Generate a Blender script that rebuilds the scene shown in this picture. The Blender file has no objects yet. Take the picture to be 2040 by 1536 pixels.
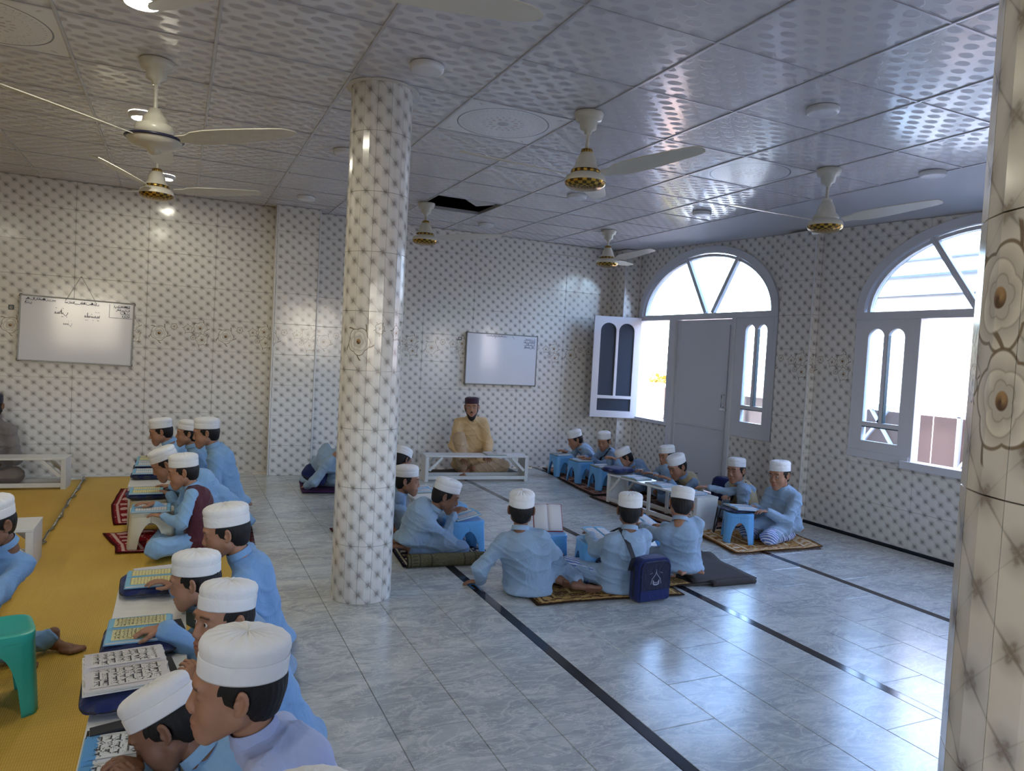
import bpy, bmesh, math, random
import numpy as np
from mathutils import Matrix, Vector
random.seed(7); rng = np.random.RandomState(7)
PI = math.pi
S = bpy.context.scene
C = S.collection

# ------------------------------------------------------------------ camera
ROWS = ((0.90614176, -0.41965618, 0.05287532), (0.0295734, -0.06184407, -0.9976476), (0.421939, 0.90557385, -0.04362883))
FPX = 1435.0
CAMH = 1.5
cd = bpy.data.cameras.new('camera'); cam = bpy.data.objects.new('camera', cd); C.objects.link(cam)
cd.sensor_width = 36.0; cd.lens = 36.0*FPX/2040.0; cd.clip_start = 0.02; cd.clip_end = 300
r0, r1, r2 = ROWS
cam.matrix_world = Matrix(((r0[0], -r1[0], -r2[0], 0), (r0[1], -r1[1], -r2[1], 0), (r0[2], -r1[2], -r2[2], CAMH), (0, 0, 0, 1)))
S.camera = cam

def at(px, py, d):
    'photo pixel plus distance along the view axis -> point in the room'
    a, b = (px-1020.0)/FPX*d, (py-768.0)/FPX*d
    return np.array([r0[k]*a + r1[k]*b + r2[k]*d for k in range(3)]) + np.array([0, 0, CAMH])

# ------------------------------------------------------------------ sky, sun, exposure
W = bpy.data.worlds.new('world'); S.world = W; W.use_nodes = True
wn = W.node_tree; bg = wn.nodes['Background']
sky = wn.nodes.new('ShaderNodeTexSky'); sky.sky_type = 'NISHITA'; sky.sun_disc = False
sky.sun_elevation = math.radians(42); sky.sun_rotation = math.radians(288); sky.air_density = 1.0; sky.dust_density = 1.6
wb = wn.nodes.new('ShaderNodeMix'); wb.data_type = 'RGBA'; wb.blend_type = 'MULTIPLY'; wb.inputs[0].default_value = 1; wb.inputs[7].default_value = (1.11, .97, .97, 1)
wn.links.new(sky.outputs[0], wb.inputs[6]); wn.links.new(wb.outputs[2], bg.inputs[0]); bg.inputs[1].default_value = 2.0
sl = bpy.data.lights.new('sun', 'SUN'); sun = bpy.data.objects.new('sun', sl); C.objects.link(sun)
sl.energy = 3.5; sl.color = (1.0, .93, .82); sl.angle = math.radians(.6)
sun.rotation_euler = Vector((.74, -.24, -.63)).to_track_quat('-Z', 'Y').to_euler()
for (wx, wy, wz, wa, wb, wr_) in ((5.90, 6.94, 1.8, 2.5, 2.2, 0), (5.90, 3.6, 1.75, 2.3, 2.1, 0), (5.90, .42, 1.65, 2.4, 1.9, 0), (-2.0, -3.1, 1.75, 1.5, 1.4, 1), (3.3, -3.1, 1.75, 1.5, 1.4, 1)):   # sky portals in the window openings, the last two in added windows
    pl_ = bpy.data.lights.new('window_portal', 'AREA'); pl_.shape = 'RECTANGLE'; pl_.size = wb; pl_.size_y = wa
    try: pl_.cycles.is_portal = True
    except Exception: pass
    po = bpy.data.objects.new('window_portal', pl_); C.objects.link(po); po.location = (wx, wy, wz); po.rotation_euler = Matrix(((0, 1, 0), (0, 0, -1), (-1, 0, 0))).to_euler() if wr_ else (0, PI/2, 0)
S.view_settings.view_transform = 'Standard'; S.view_settings.look = 'None'; S.view_settings.gamma = 1
S.view_settings.exposure = 1.22
try: S.view_settings.use_curve_mapping = False
except Exception: pass
try:
    S.cycles.max_bounces = 9; S.cycles.diffuse_bounces = 5; S.cycles.glossy_bounces = 4; S.cycles.transparent_max_bounces = 12
    S.cycles.sample_clamp_indirect = 6.0; S.cycles.caustics_reflective = False; S.cycles.caustics_refractive = False
except Exception: pass

# ------------------------------------------------------------------ node helpers
class V:
    'a socket or number one can do arithmetic with; builds Math nodes'
    def __init__(s, t, x): s.t, s.x = t, x
    def _m(s, op, *o, clamp=False):
        n = s.t.nodes.new('ShaderNodeMath'); n.operation = op; n.use_clamp = clamp
        for i, q in enumerate((s,)+o):
            q = q.x if isinstance(q, V) else q
            if isinstance(q, (int, float)): n.inputs[i].default_value = q
            else: s.t.links.new(q, n.inputs[i])
        return V(s.t, n.outputs[0])
    def __add__(s, o): return s._m('ADD', o)
    __radd__ = __add__
    def __sub__(s, o): return s._m('SUBTRACT', o)
    def __rsub__(s, o): return V(s.t, o)._m('SUBTRACT', s)
    def __mul__(s, o): return s._m('MULTIPLY', o)
    __rmul__ = __mul__
    def __truediv__(s, o): return s._m('DIVIDE', o)
    def __neg__(s): return s._m('MULTIPLY', -1.0)
    def fract(s): return s._m('FRACT')
    def floor(s): return s._m('FLOOR')
    def abs(s): return s._m('ABSOLUTE')
    def sin(s): return s._m('SINE')
    def sqrt(s): return s._m('SQRT')
    def round(s): return s._m('ROUND')
    def max(s, o): return s._m('MAXIMUM', o)
    def min(s, o): return s._m('MINIMUM', o)
    def lt(s, o): return s._m('LESS_THAN', o)
    def gt(s, o): return s._m('GREATER_THAN', o)
    def pow(s, o): return s._m('POWER', o)
    def atan2(s, o): return s._m('ARCTAN2', o)
    def sm(s, a, b):
        'smooth 0..1 between a and b (a may exceed b)'
        n = s.t.nodes.new('ShaderNodeMapRange'); n.interpolation_type = 'SMOOTHSTEP'
        s.t.links.new(s.x, n.inputs[0]); inv = a > b
        n.inputs[1].default_value = min(a, b); n.inputs[2].default_value = max(a, b)
        n.inputs[3].default_value = 1.0 if inv else 0.0; n.inputs[4].default_value = 0.0 if inv else 1.0
        return V(s.t, n.outputs[0])

class Mat:
    def __init__(s, name, rough=.5, spec=.5):
        s.m = bpy.data.materials.new(name); s.m.use_nodes = True; s.t = s.m.node_tree
        s.b = s.t.nodes['Principled BSDF']; s.b.inputs['Roughness'].default_value = rough
        s.b.inputs['Specular IOR Level'].default_value = spec
    def coords(s, kind='Object', scale=1.0):
        n = s.t.nodes.new('ShaderNodeTexCoord'); q = n.outputs[kind]
        if scale != 1.0:
            k = s.t.nodes.new('ShaderNodeVectorMath'); k.operation = 'SCALE'; s.t.links.new(q, k.inputs[0]); k.inputs['Scale'].default_value = scale; q = k.outputs[0]
        return q
    def world(s): return s.t.nodes.new('ShaderNodeNewGeometry').outputs['Position']
    def xyz(s, q):
        n = s.t.nodes.new('ShaderNodeSeparateXYZ'); s.t.links.new(q, n.inputs[0]); return [V(s.t, o) for o in n.outputs]
    def noise(s, q, scale, detail=3.0, dist=0.0, rough=.5, out=0):
        n = s.t.nodes.new('ShaderNodeTexNoise'); s.t.links.new(q, n.inputs['Vector'])
        n.inputs['Scale'].default_value = scale; n.inputs['Detail'].default_value = detail
        n.inputs['Distortion'].default_value = dist; n.inputs['Roughness'].default_value = rough
        return V(s.t, n.outputs[out])
    def voro(s, q, scale, feature='F1', out=0):
        n = s.t.nodes.new('ShaderNodeTexVoronoi'); n.feature = feature; s.t.links.new(q, n.inputs['Vector']); n.inputs['Scale'].default_value = scale
        return V(s.t, n.outputs[out])
    def mix(s, f, a, b):
        n = s.t.nodes.new('ShaderNodeMix'); n.data_type = 'RGBA'
        f = f.x if isinstance(f, V) else f
        if isinstance(f, (int, float)): n.inputs[0].default_value = f
        else: s.t.links.new(f, n.inputs[0])
        for i, q in ((6, a), (7, b)):
            if isinstance(q, tuple): n.inputs[i].default_value = (q[0], q[1], q[2], 1)
            else: s.t.links.new(q, n.inputs[i])
        return n.outputs[2]
    def color(s, q):
        if isinstance(q, tuple): s.b.inputs['Base Color'].default_value = (q[0], q[1], q[2], 1)
        else: s.t.links.new(q, s.b.inputs['Base Color'])
        return s
    def scale(s, col, f):
        'col * f'
        n = s.t.nodes.new('ShaderNodeMix'); n.data_type = 'RGBA'; n.blend_type = 'MULTIPLY'; n.inputs[0].default_value = 1.0
        if isinstance(col, tuple): n.inputs[6].default_value = (col[0], col[1], col[2], 1)
        else: s.t.links.new(col, n.inputs[6])
        c = s.t.nodes.new('ShaderNodeCombineXYZ')
        for i in range(3): s.t.links.new(f.x, c.inputs[i])
        s.t.links.new(c.outputs[0], n.inputs[7]); return n.outputs[2]
    def rough(s, f): s.t.links.new(f.x, s.b.inputs['Roughness']); return s
    def bump(s, f, strength=.3, dist=.01):
        n = s.t.nodes.new('ShaderNodeBump'); s.t.links.new(f.x, n.inputs['Height']); n.inputs['Strength'].default_value = strength
        n.inputs['Distance'].default_value = dist; s.t.links.new(n.outputs[0], s.b.inputs['Normal']); return s

def srgb(r, g, b):
    f = lambda c: (c/255.0/12.92) if c/255.0 <= .04045 else ((c/255.0+.055)/1.055)**2.4
    return (f(r), f(g), f(b))

def plain(name, col, rough=.5, spec=.5, metal=0.0, bump=0.0, bscale=40.0, var=0.0):
    m = Mat(name, rough, spec); m.color(col); m.b.inputs['Metallic'].default_value = metal
    if bump or var:
        n = m.noise(m.coords(), bscale, 3)
        if bump: m.bump(n, bump, .004)
        if var: m.color(m.scale(col, n*var*2 + (1-var)))
    return m.m

# ------------------------------------------------------------------ materials
def rose(m, u, v, cx, cy, r, ph=0.0):
    'print of an open rose: returns (fill, outline, heart)'
    a, b = u-cx, v-cy
    d = (a*a + b*b).sqrt(); g = a.atan2(b)
    e1 = ((g*2.5 + ph).sin().abs()*.17 + .86)*r
    e2 = ((g*1.5 + ph + 1.1).sin().abs()*.16 + .56)*r
    e3 = ((g*2.5 + ph + .4).sin().abs()*.10 + .33)*r
    w = .0022 + r*.012
    fill = (d - e1).sm(.001, -.001)
    q1 = ((d-e2)/(r*.32))._m('ADD', 0.0, clamp=True); q2 = ((d-e3)/(r*.24))._m('ADD', 0.0, clamp=True); o1 = (d-e2).gt(0)
    shade = (q1*o1 + q2*(1.0-o1))*.30 + .74
    line = (d-e1).abs().sm(w*1.3, w*.3).max((d-e2).abs().sm(w*.9, w*.1)*.35).max((d-e3).abs().sm(w*.8, w*.1)*.4)
    sp = ((g + d*(26.0/r*.35)).sin()*.5 + .5)
    heart = (d - r*.2).sm(.0015, -.0015)
    return fill, line, heart, sp, shade

def tile_material(name, flower, base=(.74, .71, .65), tone=1.0, heavy=1.0):
    m = Mat(name, .13, .5)
    x, y, z = m.xyz(m.coords('UV'))
    DX, DZ = .132, .1133
    p, q = x/DX + y/DZ, x/DX - y/DZ
    a, b = p-p.round(), q-q.round()
    du, dv = (a+b)*(DX*.5), (a-b)*(DZ*.5)
    d = (du*du + dv*dv).sqrt()
    wob = m.noise(m.coords('UV'), 160, 2)
    g = du.atan2(dv)
    btn = (d - ((g*4).sin()*.003 + .0118)).sm(.005*heavy, -.004)
    btn = btn*((wob-.5).sm(-.16, .08)*.45 + .55)
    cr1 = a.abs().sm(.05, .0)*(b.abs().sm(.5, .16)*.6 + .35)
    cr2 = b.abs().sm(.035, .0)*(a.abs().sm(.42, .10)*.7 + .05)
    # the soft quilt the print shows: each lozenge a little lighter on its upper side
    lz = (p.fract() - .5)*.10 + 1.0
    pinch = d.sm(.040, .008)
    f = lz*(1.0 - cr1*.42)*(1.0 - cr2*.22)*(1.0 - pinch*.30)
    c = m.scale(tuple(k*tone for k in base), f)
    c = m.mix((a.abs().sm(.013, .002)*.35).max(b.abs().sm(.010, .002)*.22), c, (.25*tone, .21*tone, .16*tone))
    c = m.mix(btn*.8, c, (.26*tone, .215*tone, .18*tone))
    if flower:
        fl = None
        for (cx, cy, r, ph) in ((.125, .165, .078, .3), (.268, .245, .031, 1.), (.405, .225, .042, 2.), (.525, .238, .066, .8), (.545, .115, .060, 1.9), (.455, .135, .024, 0.)):
            fi, li, he, sp, sh_ = rose(m, x, y, cx, cy, r, ph)
            tw = None
            # twigs and leaves around the roses
            aa, bb = x-cx, y-cy; dd = (aa*aa+bb*bb).sqrt(); gg = aa.atan2(bb)
            tw = ((gg*5 + dd*42 + ph*3).sin()).sm(.93, .99)*(dd - r*1.42).sm(.003, -.003)*(dd-r).sm(-.002, .002)
            c = m.mix(tw*.9, c, (.17*tone, .115*tone, .07*tone))
            c = m.mix(fi, c, m.scale((.80*tone, .76*tone, .68*tone), sh_))
            c = m.mix(li*.9, c, (.20*tone, .145*tone, .09*tone))
            c = m.mix(he, c, m.mix(sp, (.10*tone, .055*tone, .03*tone), (.42*tone, .26*tone, .12*tone)))
    m.color(c)
    m.bump(m.noise(m.coords('UV'), 9, 1), .05, .02)
    return m.m

M = {}
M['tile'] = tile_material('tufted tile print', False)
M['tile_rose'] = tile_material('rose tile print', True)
M['grout'] = plain('pale grout', (.66, .63, .58), .7)
M['trim'] = plain('glossy corner strip', (.72, .72, .72), .25)
M['black_strip'] = plain('black marble strip', (.018, .02, .028), .12, var=.15, bscale=20)

def marble():
    m = Mat('grey marble floor', .16, .5)
    w0 = m.world(); vm = m.t.nodes.new('ShaderNodeMapping'); vm.inputs['Rotation'].default_value = (0, 0, .6); vm.inputs['Scale'].default_value = (1, 2.3, 1); m.t.links.new(w0, vm.inputs[0]); w = vm.outputs[0]
    n1 = m.noise(w, 1.6, 5, 1.6, .62); n2 = m.noise(w, 3.6, 5, 1.3, .62); n3 = m.noise(w, 30, 3, 0, .6)
    base = m.mix(n1.sm(.30, .70), srgb(158, 163, 162), srgb(190, 192, 187))
    base = m.mix((n2-.5).abs().sm(.04, .0)*.40, base, srgb(222, 222, 214))
    base = m.mix((n2-.60).abs().sm(.05, .0)*.34, base, srgb(128, 134, 136))
    base = m.mix((m.noise(w, 2.3, 4, 2.4, .7)-.5).abs().sm(.012, .0)*.5, base, srgb(228, 226, 216))
    base = m.scale(base, n3*.22 + .89)
    m.color(base); m.rough(n2*.08 + .19); m.bump(n1, .03, .02); m.b.inputs['Specular IOR Level'].default_value = 1.0
    return m.m
M['marble'] = marble()

def ceiling_mat():
    m = Mat('ceiling tile with printed ovals', .3, .5)
    x, y, z = m.xyz(m.coords('UV'))
    px, py = x/.1406, y/.0665
    row = (py.floor()*.5).fract()*2.0
    cx = (px + row*.5).fract() - .5; cy = py.fract() - .5
    e = ((cx*cx)*10.5 + (cy*cy)*6.2).sqrt()
    ov = e.sm(1.06, .90)
    m.color(m.mix(ov, (.70, .69, .70), (.50, .49, .515)))
    m.rough(ov*.26 + .16); m.b.inputs['Specular IOR Level'].default_value = .7
    m.bump(ov, .12, .003)
    return m.m
M['ceil'] = ceiling_mat()
M['grid'] = plain('grey enamelled ceiling grid', (.50, .50, .52), .3, metal=.3)
M['plain_ceil'] = plain('plain off-white cornice', (.60, .60, .62), .4)
M['void'] = plain('dark ceiling void', (.012, .012, .014), .9)

def medallion_mat():
    m = Mat('printed medallion ceiling tile', .2, .5)
    x, y, z = m.xyz(m.coords('UV'))
    a, b = x-.3515, y-.3325
    d = (a*a+b*b).sqrt(); g = a.atan2(b)
    ring = (d-.298).abs().sm(.0055, .003)
    zig = (d - (.225 + ((g*26).sin().abs())*.045)).abs().sm(.006, .002)
    zig2 = (d - (.185 + ((g*13).sin().abs())*.02)).abs().sm(.004, .001)
    dots = ((g*20).sin()).gt(.55)*(d-.128).abs().lt(.012)
    dots2 = ((g*12).sin()).gt(.3)*(d-.085).abs().lt(.014)
    cen = d.sm(.045, .035)
    cor = (d-.385).abs().sm(.03, .004)*((g*4).sin().abs()).sm(.25, .0)*((g*36).sin()).gt(-.1)
    c = m.mix(ring.max(zig*.45).max(zig2*.35), (.80, .80, .81), (.16, .17, .22))
    c = m.mix(dots2*.6, c, (.38, .22, .21)); c = m.mix(dots*.6, c, (.30, .26, .27)); c = m.mix(cen*.6, c, (.25, .24, .27)); c = m.mix(cor*.65, c, (.2, .19, .2))
    m.color(c); return m.m
M['medal'] = medallion_mat()

M['white_paint'] = plain('white enamel paint', (.62, .63, .66), .28, bump=.05, bscale=8)
M['bench_paint'] = plain('worn white painted wood', (.66, .66, .63), .38, bump=.15, bscale=30, var=.08)
M['dark_rubber'] = plain('dark teal glazing bar', (.02, .06, .07), .35)
M['board'] = plain('whiteboard enamel', (.70, .70, .72), .10)
M['board_frame'] = plain('dull grey aluminium', (.22, .22, .21), .35, metal=.7)
M['ink'] = plain('blue black marker ink', (.10, .11, .17), .6)
M['print_ink'] = plain('black print ink', (.03, .03, .035), .7)
M['cream_plastic'] = plain('cream moulded plastic', (.66, .62, .47), .35)
M['blue_plastic'] = plain('sky blue moulded plastic', (.13, .38, .70), .3)
M['teal_plastic'] = plain('teal green moulded plastic', (.035, .40, .31), .28)
M['fan_white'] = plain('ivory fan enamel', (.64, .61, .51), .28)
M['fan_gold'] = None
def gold():
    m = Mat('gold fretwork trim', .25, .5); m.b.inputs['Metallic'].default_value = .8
    x, y, z = m.xyz(m.coords()); g = x.atan2(y)
    pat = ((g*14).sin()*((x*x+y*y).sqrt()*180).sin()).gt(0)
    m.color(m.mix(pat, (.55, .33, .05), (.10, .06, .02))); return m.m
M['fan_gold'] = gold()
M['fan_dark'] = plain('dark navy fan trim', (.02, .02, .05), .3)
M['lamp_body'] = plain('white lamp housing', (.72, .72, .72), .4)
M['lamp_off'] = plain('opal diffuser, unlit', (.70, .70, .72), .3)
e = Mat('lit lamp diffuser'); e.color((.9, .9, .85)); e.b.inputs['Emission Color'].default_value = (1, .96, .82, 1); e.b.inputs['Emission Strength'].default_value = 12.0; M['lamp_on'] = e.m

def glass():
    m = bpy.data.materials.new('window glass'); m.use_nodes = True; t = m.node_tree; t.nodes.clear()
    o = t.nodes.new('ShaderNodeOutputMaterial'); a = t.nodes.new('ShaderNodeBsdfTransparent'); a.inputs[0].default_value = (.80, .90, .96, 1)
    g = t.nodes.new('ShaderNodeBsdfGlossy'); g.inputs['Roughness'].default_value = .02; x = t.nodes.new('ShaderNodeMixShader')
    f = t.nodes.new('ShaderNodeLayerWeight'); f.inputs[0].default_value = .12
    t.links.new(f.outputs['Fresnel'], x.inputs[0]); t.links.new(a.outputs[0], x.inputs[1]); t.links.new(g.outputs[0], x.inputs[2]); t.links.new(x.outputs[0], o.inputs[0]); return m
M['glass'] = glass()
M['tint_glass'] = plain('dark tinted leaf glass', (.045, .06, .085), .08, spec=.8)

def cloth(name, col, stripe=None, fold=1.0):
    m = Mat(name, .85, .25)
    q = m.coords(); n = m.noise(q, 14, 4, .8, .55); n2 = m.noise(q, 260, 2)
    c = m.scale(col, n*.16 + .92)
    if stripe:
        x, y, z = m.xyz(q); s = ((x*.7 + z*.9 + y*.5)*stripe[1]).fract().lt(.42); c = m.mix(s*.85, c, stripe[0])
    m.color(c); n3 = m.noise(q, 5.5, 3, 2.2, .5); rd = ((n3-.5).abs()*-7.0+1.0).max(0.0); m.bump(n*fold*.6 + rd*fold*.55 + n2*.08, .25, .016)
    m.b.inputs['Sheen Weight'].default_value = .15
    return m.m
M['c_blue'] = cloth('sky blue cotton', srgb(132, 168, 200)); M['c_pale'] = cloth('pale lilac blue cotton', srgb(166, 176, 208))
M['c_grey'] = cloth('grey blue cotton', srgb(142, 165, 186)); M['c_mid'] = cloth('mid blue cotton', srgb(120, 158, 198))
M['c_steel'] = cloth('steel blue cotton', srgb(124, 150, 178)); M['c_stripe'] = cloth('blue and white striped cotton', srgb(96, 124, 178), ((.72, .74, .80), 42))
M['c_tan'] = cloth('mustard tan cotton', srgb(206, 174, 128)); M['c_tan_dark'] = cloth('khaki tan cotton', srgb(178, 150, 118))
M['c_teacher'] = cloth('taupe grey cotton', srgb(122, 114, 110)); M['c_white'] = cloth('white cotton', (.74, .73, .71), fold=.5)
M['c_cream'] = cloth('cream white cotton', (.72, .70, .63), fold=.5)
M['c_maroon'] = cloth('maroon waistcoat cloth', srgb(78, 36, 44)); M['c_sand'] = cloth('sand waistcoat cloth', srgb(176, 158, 122))
M['c_navy'] = cloth('navy cap cloth', srgb(32, 34, 56)); M['c_plum'] = cloth('dark plum cap cloth', srgb(62, 40, 52))
M['navy_bag'] = cloth('navy blue nylon', srgb(26, 38, 86), fold=.6); M['black_web'] = plain('black nylon webbing', (.012, .012, .016), .7, bump=.2, bscale=200)
M['bag_grey'] = plain('grey printed emblem', (.30, .32, .38), .6); M['buckle'] = plain('steel buckle', (.6, .6, .62), .25, metal=.9)

def skin_mat(name, col):
    m = Mat(name, .52, .35)
    a = m.t.nodes.new('ShaderNodeAttribute'); a.attribute_name = 'tint'
    n = m.t.nodes.new('ShaderNodeMix'); n.data_type = 'RGBA'; n.blend_type = 'MULTIPLY'; n.inputs[0].default_value = 1
    n.inputs[6].default_value = (*col, 1); m.t.links.new(a.outputs['Color'], n.inputs[7])
    q = m.noise(m.coords(), 90, 3); m.color(m.scale(n.outputs[2], q*.16 + .92)); m.bump(q, .06, .003); return m.m
M['skin'] = skin_mat('light brown skin', srgb(162, 118, 92)); M['skin_dark'] = skin_mat('deep brown skin', srgb(130, 93, 72))
def hair_mat():
    m = Mat('black hair', .5, .4); q = m.coords(); n = m.noise(q, 190, 4, 0, .7); m.color(m.scale((.012, .010, .009), n*.8+.6)); m.bump(n, .45, .004); m.b.inputs['Specular IOR Level'].default_value = .25; return m.m
M['hair'] = hair_mat()
def eye_mat():
    m = Mat('eye', .12, .6); x, y, z = m.xyz(m.coords()); d = (y*y+z*z).sqrt()
    m.color(m.mix(d.lt(.0062)*x.gt(0), (.62, .58, .54), (.02, .012, .01))); return m.m
M['eye'] = eye_mat()

def mat_yellow():
    m = Mat('yellow woven plastic mat', .55, .35); x, y, z = m.xyz(m.world())
    w = ((x*760).sin()*.4+.5)*((y*250).sin()*.2+.8)
    n = m.noise(m.world(), 2.2, 3)
    c = m.mix(w, srgb(190, 152, 58), srgb(218, 180, 80)); m.color(m.scale(c, n*.25 + .87)); m.bump(w, .5, .004); return m.m
M['mat_yellow'] = mat_yellow()

def rug_mat(name, ground, motif, accent, dens=9.0):
    m = Mat(name, .92, .15); x, y, z = m.xyz(m.coords('UV')); q = m.coords('UV')
    e = x.min(1.0-x); e2 = (y*1.5).min((1.0-y)*1.5); ed = e.min(e2)
    v = m.voro(q, dens*2.2); v2 = m.noise(q, dens, 4, 2.5, .6)
    c = m.mix(v2.sm(.44, .56), ground, motif)
    c = m.mix(v.sm(.20, .14), c, accent)
    for lo in (.05, .16, .30): c = m.mix((ed-lo).abs().sm(.014, .006)*.85, c, accent)
    key = ((x*46).sin()*(y*46).sin()).gt(.15)
    c = m.mix(key*(ed-.105).abs().lt(.035)*.8, c, accent)
    c = m.mix(ed.lt(.018), c, tuple(k*.35 for k in ground))
    n = m.noise(m.coords(), 220, 2); m.color(m.scale(c, n*.4+.8)); m.bump(n, .6, .006); return m.m
M['rug_brown'] = rug_mat('brown gold prayer rug', srgb(84, 58, 40), srgb(150, 118, 66), srgb(196, 160, 98))
M['rug_navy'] = rug_mat('navy gold prayer rug', srgb(28, 28, 48), srgb(52, 50, 70), srgb(188, 178, 150))
M['rug_red'] = rug_mat('crimson white prayer rug', srgb(118, 16, 30), srgb(132, 22, 36), srgb(210, 180, 176), 14)
M['rug_orange'] = rug_mat('orange gold prayer rug', srgb(146, 92, 44), srgb(196, 152, 90), srgb(222, 206, 176))
M['rug_long'] = rug_mat('dark brown patterned rug', srgb(66, 48, 44), srgb(112, 84, 70), srgb(176, 130, 110), 12)
M['rug_maroon'] = rug_mat('maroon white prayer rug', srgb(92, 26, 40), srgb(70, 22, 34), srgb(200, 190, 190))
M['rug_purple'] = plain('purple rug pile', srgb(62, 22, 72), .95, bump=.5, bscale=150, var=.2)
M['rug_back'] = rug_mat('olive brown rug underside', srgb(92, 86, 62), srgb(110, 104, 78), srgb(70, 66, 52), 16)
M['felt'] = plain('dark brown felt underside', srgb(66, 60, 56), .95, bump=.4, bscale=120, var=.18)
M['cable'] = plain('grey twisted cable', (.20, .20, .18), .7)
M['tape'] = plain('dark grey mat binding', srgb(74, 78, 80), .8)
M['brown_wood'] = plain('light brown board', srgb(140, 112, 66), .6, var=.1)

def page_mat(name, paper, border, frame=(.08, .09, .1), lines=1):
    'UV 0..1 over the page; ruled lines of script are fine print'
    m = Mat(name, .75, .2); x, y, z = m.xyz(m.coords('UV'))
    e = x.min(1.0-x).min(y.min(1.0-y)*1.25)
    c = m.mix(e.lt(.105), paper, border)
    if lines:
        sc = m.t.nodes.new('ShaderNodeVectorMath'); sc.operation = 'MULTIPLY'; m.t.links.new(m.coords('UV'), sc.inputs[0]); sc.inputs[1].default_value = (60, 17, 1)
        n = m.noise(sc.outputs[0], 1.0, 2, .6); row = ((y*15).fract()-.5).abs().lt(.27)
        c = m.mix(row*n.sm(.49, .55)*e.gt(.13)*.72, c, frame)
        c = m.mix((e-.112).abs().lt(.007)*.8, c, frame)
    m.color(c); return m.m
M['cover_white'] = plain('white paper cover', (.66, .65, .62), .7)
M['page_yellow'] = page_mat('cream quran page', srgb(214, 204, 146), srgb(128, 176, 196))
M['page_white'] = page_mat('white quran page', srgb(206, 206, 206), srgb(120, 172, 206))
M['page_plain'] = page_mat('page printed with script', srgb(206, 202, 196), srgb(200, 196, 196), lines=0)
M['page_yellow_plain'] = page_mat('cream page with blue border', srgb(208, 200, 150), srgb(128, 176, 196), lines=0)
def torn_page():
    m = Mat('white page with torn blue head margin', .75, .2); x, y, z = m.xyz(m.coords('UV')); n = m.noise(m.coords('UV'), 14, 4)
    m.color(m.mix((y + (n-.5)*.16).gt(.86), srgb(206, 208, 206), srgb(92, 150, 200))); return m.m
M['page_blue_plain'] = torn_page()
M['page_edge'] = plain('page edges', (.60, .58, .50), .8)
M['cover_blue'] = plain('pale blue book cover', srgb(96, 150, 186), .4); M['cover_red'] = plain('red white book cover', srgb(150, 40, 40), .4, var=.3, bscale=60); M['cover_green'] = plain('teal book cover', srgb(60, 120, 130), .4)
M['render'] = plain('white rendered facade', (.36, .36, .38), .8); M['render_red'] = plain('brick red band', srgb(170, 96, 84), .8); M['render_blue'] = plain('pale blue facade paint', (.34, .42, .50), .8)
M['rail'] = plain('white painted railing', (.62, .63, .65), .4); M['panel'] = plain('tan sheet behind the railing', (.20, .135, .10), .7); M['terrace'] = plain('pale terrace slab', (.52, .42, .38), .8); M['tree'] = plain('dry yellow green leaves', srgb(150, 132, 50), .8, var=.3, bscale=6)

# ------------------------------------------------------------------ mesh helpers
def link(o, parent=None):
    C.objects.link(o)
    if parent is not None: o.parent = parent
    return o

def tag(o, label=None, cat=None, group=None, kind=None):
    if label: o['label'] = label
    if cat: o['category'] = cat
    if group: o['group'] = group
    if kind: o['kind'] = kind
    return o

def empty(name, loc=(0, 0, 0), rz=0.0):
    o = bpy.data.objects.new(name, None); o.location = loc; o.rotation_euler = (0, 0, rz); o.empty_display_size = .05
    return link(o)

def mesh_obj(name, verts, faces, mat, parent=None, smooth=False, uv=None):
    me = bpy.data.meshes.new(name); me.from_pydata([tuple(map(float, v)) for v in verts], [], faces)
    if uv is not None:
        l = me.uv_layers.new(name='UVMap')
        for lp in me.loops: l.data[lp.index].uv = uv[lp.vertex_index]
    if smooth: me.polygons.foreach_set('use_smooth', [True]*len(me.polygons))
    me.materials.append(mat); me.update()
    return link(bpy.data.objects.new(name, me), parent)

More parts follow.
